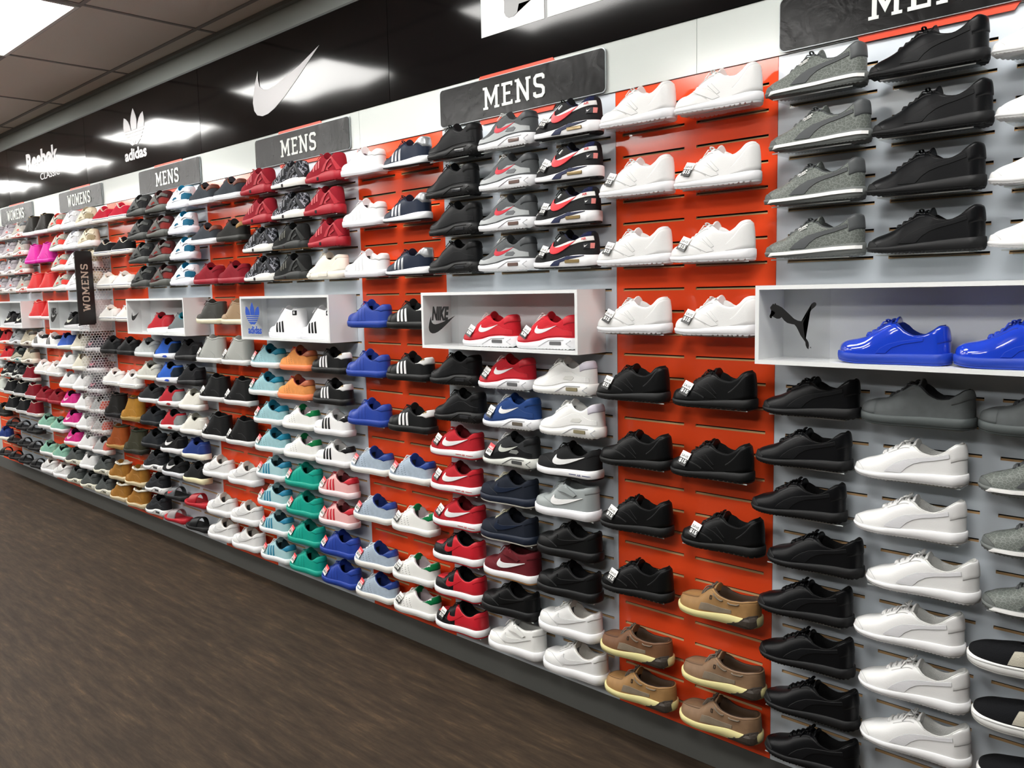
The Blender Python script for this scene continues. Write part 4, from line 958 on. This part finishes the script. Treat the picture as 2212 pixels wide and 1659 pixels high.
 'amc': (lambda: air('4a4f4e', '444948', '505554', '3a3e3e', None, 'd9d6c4', win='6a6858', lace='4a4f4e', lining='202222'), 'dark grey sneaker, cream air sole'),
 'lowc2': (lambda: run('ddd9c8', 'e4e2da', lining='8a7a60'), 'cream low runner'),
 'npu': (lambda: run('4a4450', 'e0dee2', tk='c87a8a', lining='2a2228'), 'purple grey runner'),
 'ngc': (lambda: run('a8aaaa', 'e2e0e0', lining='4a4444', toe='d86a5a'), 'grey and coral runner'),
 'hgk': (lambda: high('17140f', 'eceaec', 'b8954e', 'c8a85a'), 'black high-top with gold trim'),
 'hmag': (lambda: high('d41a9a', 'd41a9a', '8a1066'), 'magenta high-top'),
 'hred': (lambda: high('d2282a', 'ecdcdc', 'c8a88a'), 'bright red high-top, white sole'),
 'mint': (lambda: low('8fc4ae', 'e6e4e4', '2a3a38', toe='cfc9a4'), 'mint green sneaker'),
 'amp': (lambda: air('a09aa0', '9c949c', 'b8b0b4', '8a8488', None, 'e9e2de', win='a89088', cassette='d8584e'), 'mauve grey air sneaker'),
 'amgr': (lambda: air('a8a49e', '9a968e', 'b4b0a6', '5a5e60', None, 'ebe4de', win='d8483e', cassette='d8483e', outc='d8483e'), 'grey sneaker with red heel'),
 'runr2': (lambda: run('c4242e', 'e6d8d4', gem='e8583a'), 'bright red runner'),
 'amlg': (lambda: air('b4b8bc', 'a8acb0', 'b8bcc0', '8a8e92', '3a3e42', 'dcdde0'), 'light grey air sneaker'),
 'amt': (lambda: air('1d2220', '1a1f1e', 'b8b4a0', '23302e', None, 'dedad0', win='1f8a8a', outc='1f8a8a'), 'black and teal air sneaker'),
 'amlb': (lambda: air('c4bca8', 'b8b09c', 'c8c0ac', '3a3832', None, 'e0d8ca', win='5a4438'), 'beige air sneaker'),
}

# ------------------------------------------------------------------ stocking the wall: bay, column, section (u upper shelves, b box, l lower shelves), toe x in mm : kind [: price card]
STOCK = """
0 1 u 7:romag 21:romag 8:romag 12:romag
0 2 u 306:romak 320:romak 309:romak 314:romak
0 3 u 605:romaw 619:romaw 609:romaw 613:romaw
0 1 b 248:patent 549:patent
0 1 l 10:romak -11:romak -24:romak 30:romak 2:romak 9:romak 27:romak 31:romak
0 2 l 309:suedeg 294:romaw 296:romaw 333:romaw 302:romaw 319:romaw 327:romaw
0 3 l 608:suedeg 613:romag 625:romag 632:romag 602:slipk 618:slipk 636:slipk
O0 1 u 5:clw 0:clw:15 -10:clw:15 -13:clw:15
O0 2 u 306:clw 304:clw:15 289:clw:15 306:clw:15
O0 1 l -20:clk:15 -8:clk -7:clk:15 -5:clk:15 -8:boatb 9:boatt
O0 2 l 299:clk:15 291:clk:15 332:clk:15 324:boatt 338:boatg 329:boatg
-1 1 u 22:amk 0:amk 14:amk 7:amk
-1 2 u 321:amg 321:amg 313:amg 306:amg
-1 3 u 620:bw:10 620:bw:10 612:bw:10 605:bw:10
-1 1 b 225:amr:30 525:amr:30
-1 1 l -9:amk 12:amk -13:afr:10 -20:afr:10 -12:afr:10 -18:afrb -16:afrb -14:afrb:10
-1 2 l 290:amr:30 312:amb:30 306:amkg:r 291:afn 287:afn 298:afm 284:afk 318:afwm
-1 3 l 589:amw 621:amw 606:afkw 593:afgm 602:afk 598:afk 601:afw 624:afw
O-1 1 u 12:ssw 7:ssw 11:ssw 15:ssb
O-1 2 u 325:sam 312:sam 318:sam 317:ssk
O-1 1 l -10:ssb -12:ssb -8:stb:r 2:stb:r -4:stb:r -3:stb:r
O-1 2 l 301:ssk 302:ssk 291:stb:r 300:stg:10 295:stg:10 296:stg:10
-2 1 u -8:zxr -5:zxr -13:zxc -12:zxc
-2 2 u 308:zxc 301:zxc 293:zxk 291:zxk
-2 3 u 627:zxr 600:zxr 625:zxr 608:nmd
-2 1 b 248:ssp 549:ssp
-2 1 l 7:sta:r -28:sta:r 7:sta:r 8:sta:r 5:ssa:r 3:ssa:r 5:ssa:r 10:ssa:r
-2 2 l 306:sto 272:sto 306:stg 307:stg 305:sst:r 302:sst:r 305:sst:r 309:sst:r
-2 3 l 606:ssk 606:ssk 605:sswk 606:sswk 621:ssq:r 612:ssq:r 611:ssb:r 613:ssb:r
O-2 1 u -8:lowg -7:lowg 0:lowr -2:chuk
O-2 2 u 302:lowg 307:lowk 299:lowr 302:chut
O-2 1 l -31:hig:10 -16:hik:10 -16:hik:10 -21:afw -5:afw -3:afw
O-2 2 l 283:hig:10 289:hik:10 283:hik:10 296:afw 294:afw 296:afw
-3 1 u 3:huak -5:huak -6:huak -1:huak
-3 2 u 302:huar 300:huar 299:huar 298:huar
-3 3 u 608:huab 612:huab 612:huab 597:huab
-3 1 b 248:foamr 549:foamg
-3 1 l -14:lowlg -7:lowc -3:lowkw 0:trek -5:trek -1:amd 3:amd -8:amd
-3 2 l 285:runb 296:runb 296:runr 299:runr 294:runk 298:lowkn 311:slig 292:slir
-3 3 l 584:runkk 599:runkk 599:rosw 599:rosw 601:rosb 597:rosk 608:slird 605:slik
O-3 1 u 10:conr -1:conk 0:conw -2:conw
O-3 2 u 306:conr 313:conk 287:conw 309:conw
O-3 1 l -7:vank -8:vanw -11:bootk -14:bootr -16:bootf -16:bootf
O-3 2 l 293:vank 295:vanw 288:bootw 299:booto 283:bootf 284:bootf
-4 1 u -8:mixc 4:mixc 8:mixc 9:mixc
-4 2 u 291:huaw 304:huaw 311:huaw 314:huaw
-4 3 u 590:huac 603:huac 611:huac 615:huac
-4 1 b 248:bbk 549:bbk
-4 1 l 0:rosbl -8:ambw -12:ambw -13:npk -3:npk -2:npk 0:amc -2:amc
-4 2 l 302:lowc2 298:lowc2 287:ambw 295:ambw 299:ambw 303:ambw 299:ambw 297:amc
-4 3 l 601:npu 597:npu 586:npu 595:ngc 600:ngc 598:ngc 598:amc 596:amc
O-4 1 u 3:hgk 0:hmag -8:hred -10:hred
O-4 2 u 302:hgk 309:hmag 301:hred 290:hred
O-4 1 l -2:sswk 8:vanw -8:lowr -4:mint -5:mint -7:afw
O-4 2 l 306:sswk 311:vanw 297:lowr 302:mint 302:mint 308:afw
-5 1 u 3:amp -2:amp -3:amp -10:amp
-5 2 u 302:amp 298:amp 296:amp 289:amp
-5 3 u 610:amgr 610:amgr 610:amgr 607:amgr
-5 1 b 248:bbk 549:bbk
-5 1 l -2:runr2 -22:runr2 -30:amkg 0:conhk 0:conhk 0:slik 0:slik 0:slik
-5 2 l 298:amlg 299:amt 283:amkg 295:conhk 322:conhk 293:slik 296:slik 287:slik
-5 3 l 611:amlb 599:amlb 582:conhm 605:conhm 614:conhm 599:slik 585:slik 610:slik
O-5 2 u 305:lowg 305:lowk 301:lowg 305:lowg
O-5 2 l 305:runk 305:lowlg 305:conhw 305:lowk 305:rosb 305:slik
"""

ORD = ['top', 'second', 'third', 'fourth', 'fifth', 'sixth', 'seventh', 'eighth']
ROWS = {('W', 'u'): (11, 9, 7, 5), ('W', 'l'): (-1, -3, -5, -7, -9, -11, -13, -15), ('O', 'u'): (11, 8, 5, 2), ('O', 'l'): (-1, -4, -7, -10, -13, -15)}
COLN = {'W': {'1': 'left', '2': 'middle', '3': 'right'}, 'O': {'1': 'left', '2': 'right'}}
CAT_OF = {'boot': 'boot', 'slide': 'sandal'}
SHW, SHD, SHT = .232, .102, .0032
def make_shelf():
    bm = bmesh.new(); box(bm, 0, SHW, -SHD, .004, -SHT, 0, 0); box(bm, 0, SHW, -.0035, -.0008, -.012, -SHT, 0)
    box(bm, 0, SHW, -SHD-.0012, -SHD, -SHT, 0, 1)
    return bm_obj('acrylic_shelf', bm, [ACR, EDGE])
SHELF = None
rr = random.Random(11)
for line in STOCK.strip().splitlines():
    bay, col, part, rest = line.split(' ', 3)
    kd = 'O' if bay[0] == 'O' else 'W'; n_ = int(bay.replace('O', '')); base = P_*n_+(OW if kd == 'W' else 0)
    items = rest.split()
    for i, it in enumerate(items):
        f = it.split(':'); rx = int(f[0])/1000; ty = f[1]; cardk = f[2] if len(f) > 2 else None
        if part == 'b':
            z = BZ0+BT+.0004; y = -.094; where = ('left' if i == 0 else 'right')+' one in the display box, '+BAY[bay]
        else:
            n = ROWS[(kd, part)][i]; z = slot_z(n)-.0005; y = -.078
            if kd == 'W': row = ORD[i]+' row' if part == 'u' else (('first' if i == 0 else ORD[i])+' row below box')
            else:
                j = i if part == 'u' else i+4; tot = 10; row = ORD[j]+' row' if j < 8 else ('ninth row' if j == 8 else 'bottom row')
            where = row+', '+COLN[kd][col]+' column, '+BAY[bay]
        if ty not in PROTO:
            PROTO[ty] = T_[ty][0](); R = PROTO[ty]['root']; r = R
            KIDS[R.name] = children(R)
            for ch in KIDS[R.name]: KIDS[ch.name] = children(ch)
        else: r = dup(PROTO[ty]['root'], (0, 0, 0))
        L = PROTO[ty]['last'].L; r.rotation_euler = (0, 0, math.radians(rr.uniform(-1., .8) if part != 'b' else 1))
        r.location = (base+rx+L/2, y, z+.0002)
        tag(r, T_[ty][1]+', '+where, 'boot' if 'boot' in r.name else ('sandal' if 'sandal' in r.name else 'shoe'), T_[ty][1]+'s')
        if cardk: card(cardk, r, PROTO[ty])
        if part != 'b':
            if SHELF is None: SHELF = make_shelf(); s_ = SHELF
            else: s_ = SHELF.copy(); C.objects.link(s_)
            std = {'1': .0, '2': .305, '3': .61}[col]
            s_.location = (base+std+.037, -.001, slot_z(n)-.0006)
            tag(s_, 'clear acrylic shelf, '+where, 'shelf', 'clear acrylic shoe shelves')
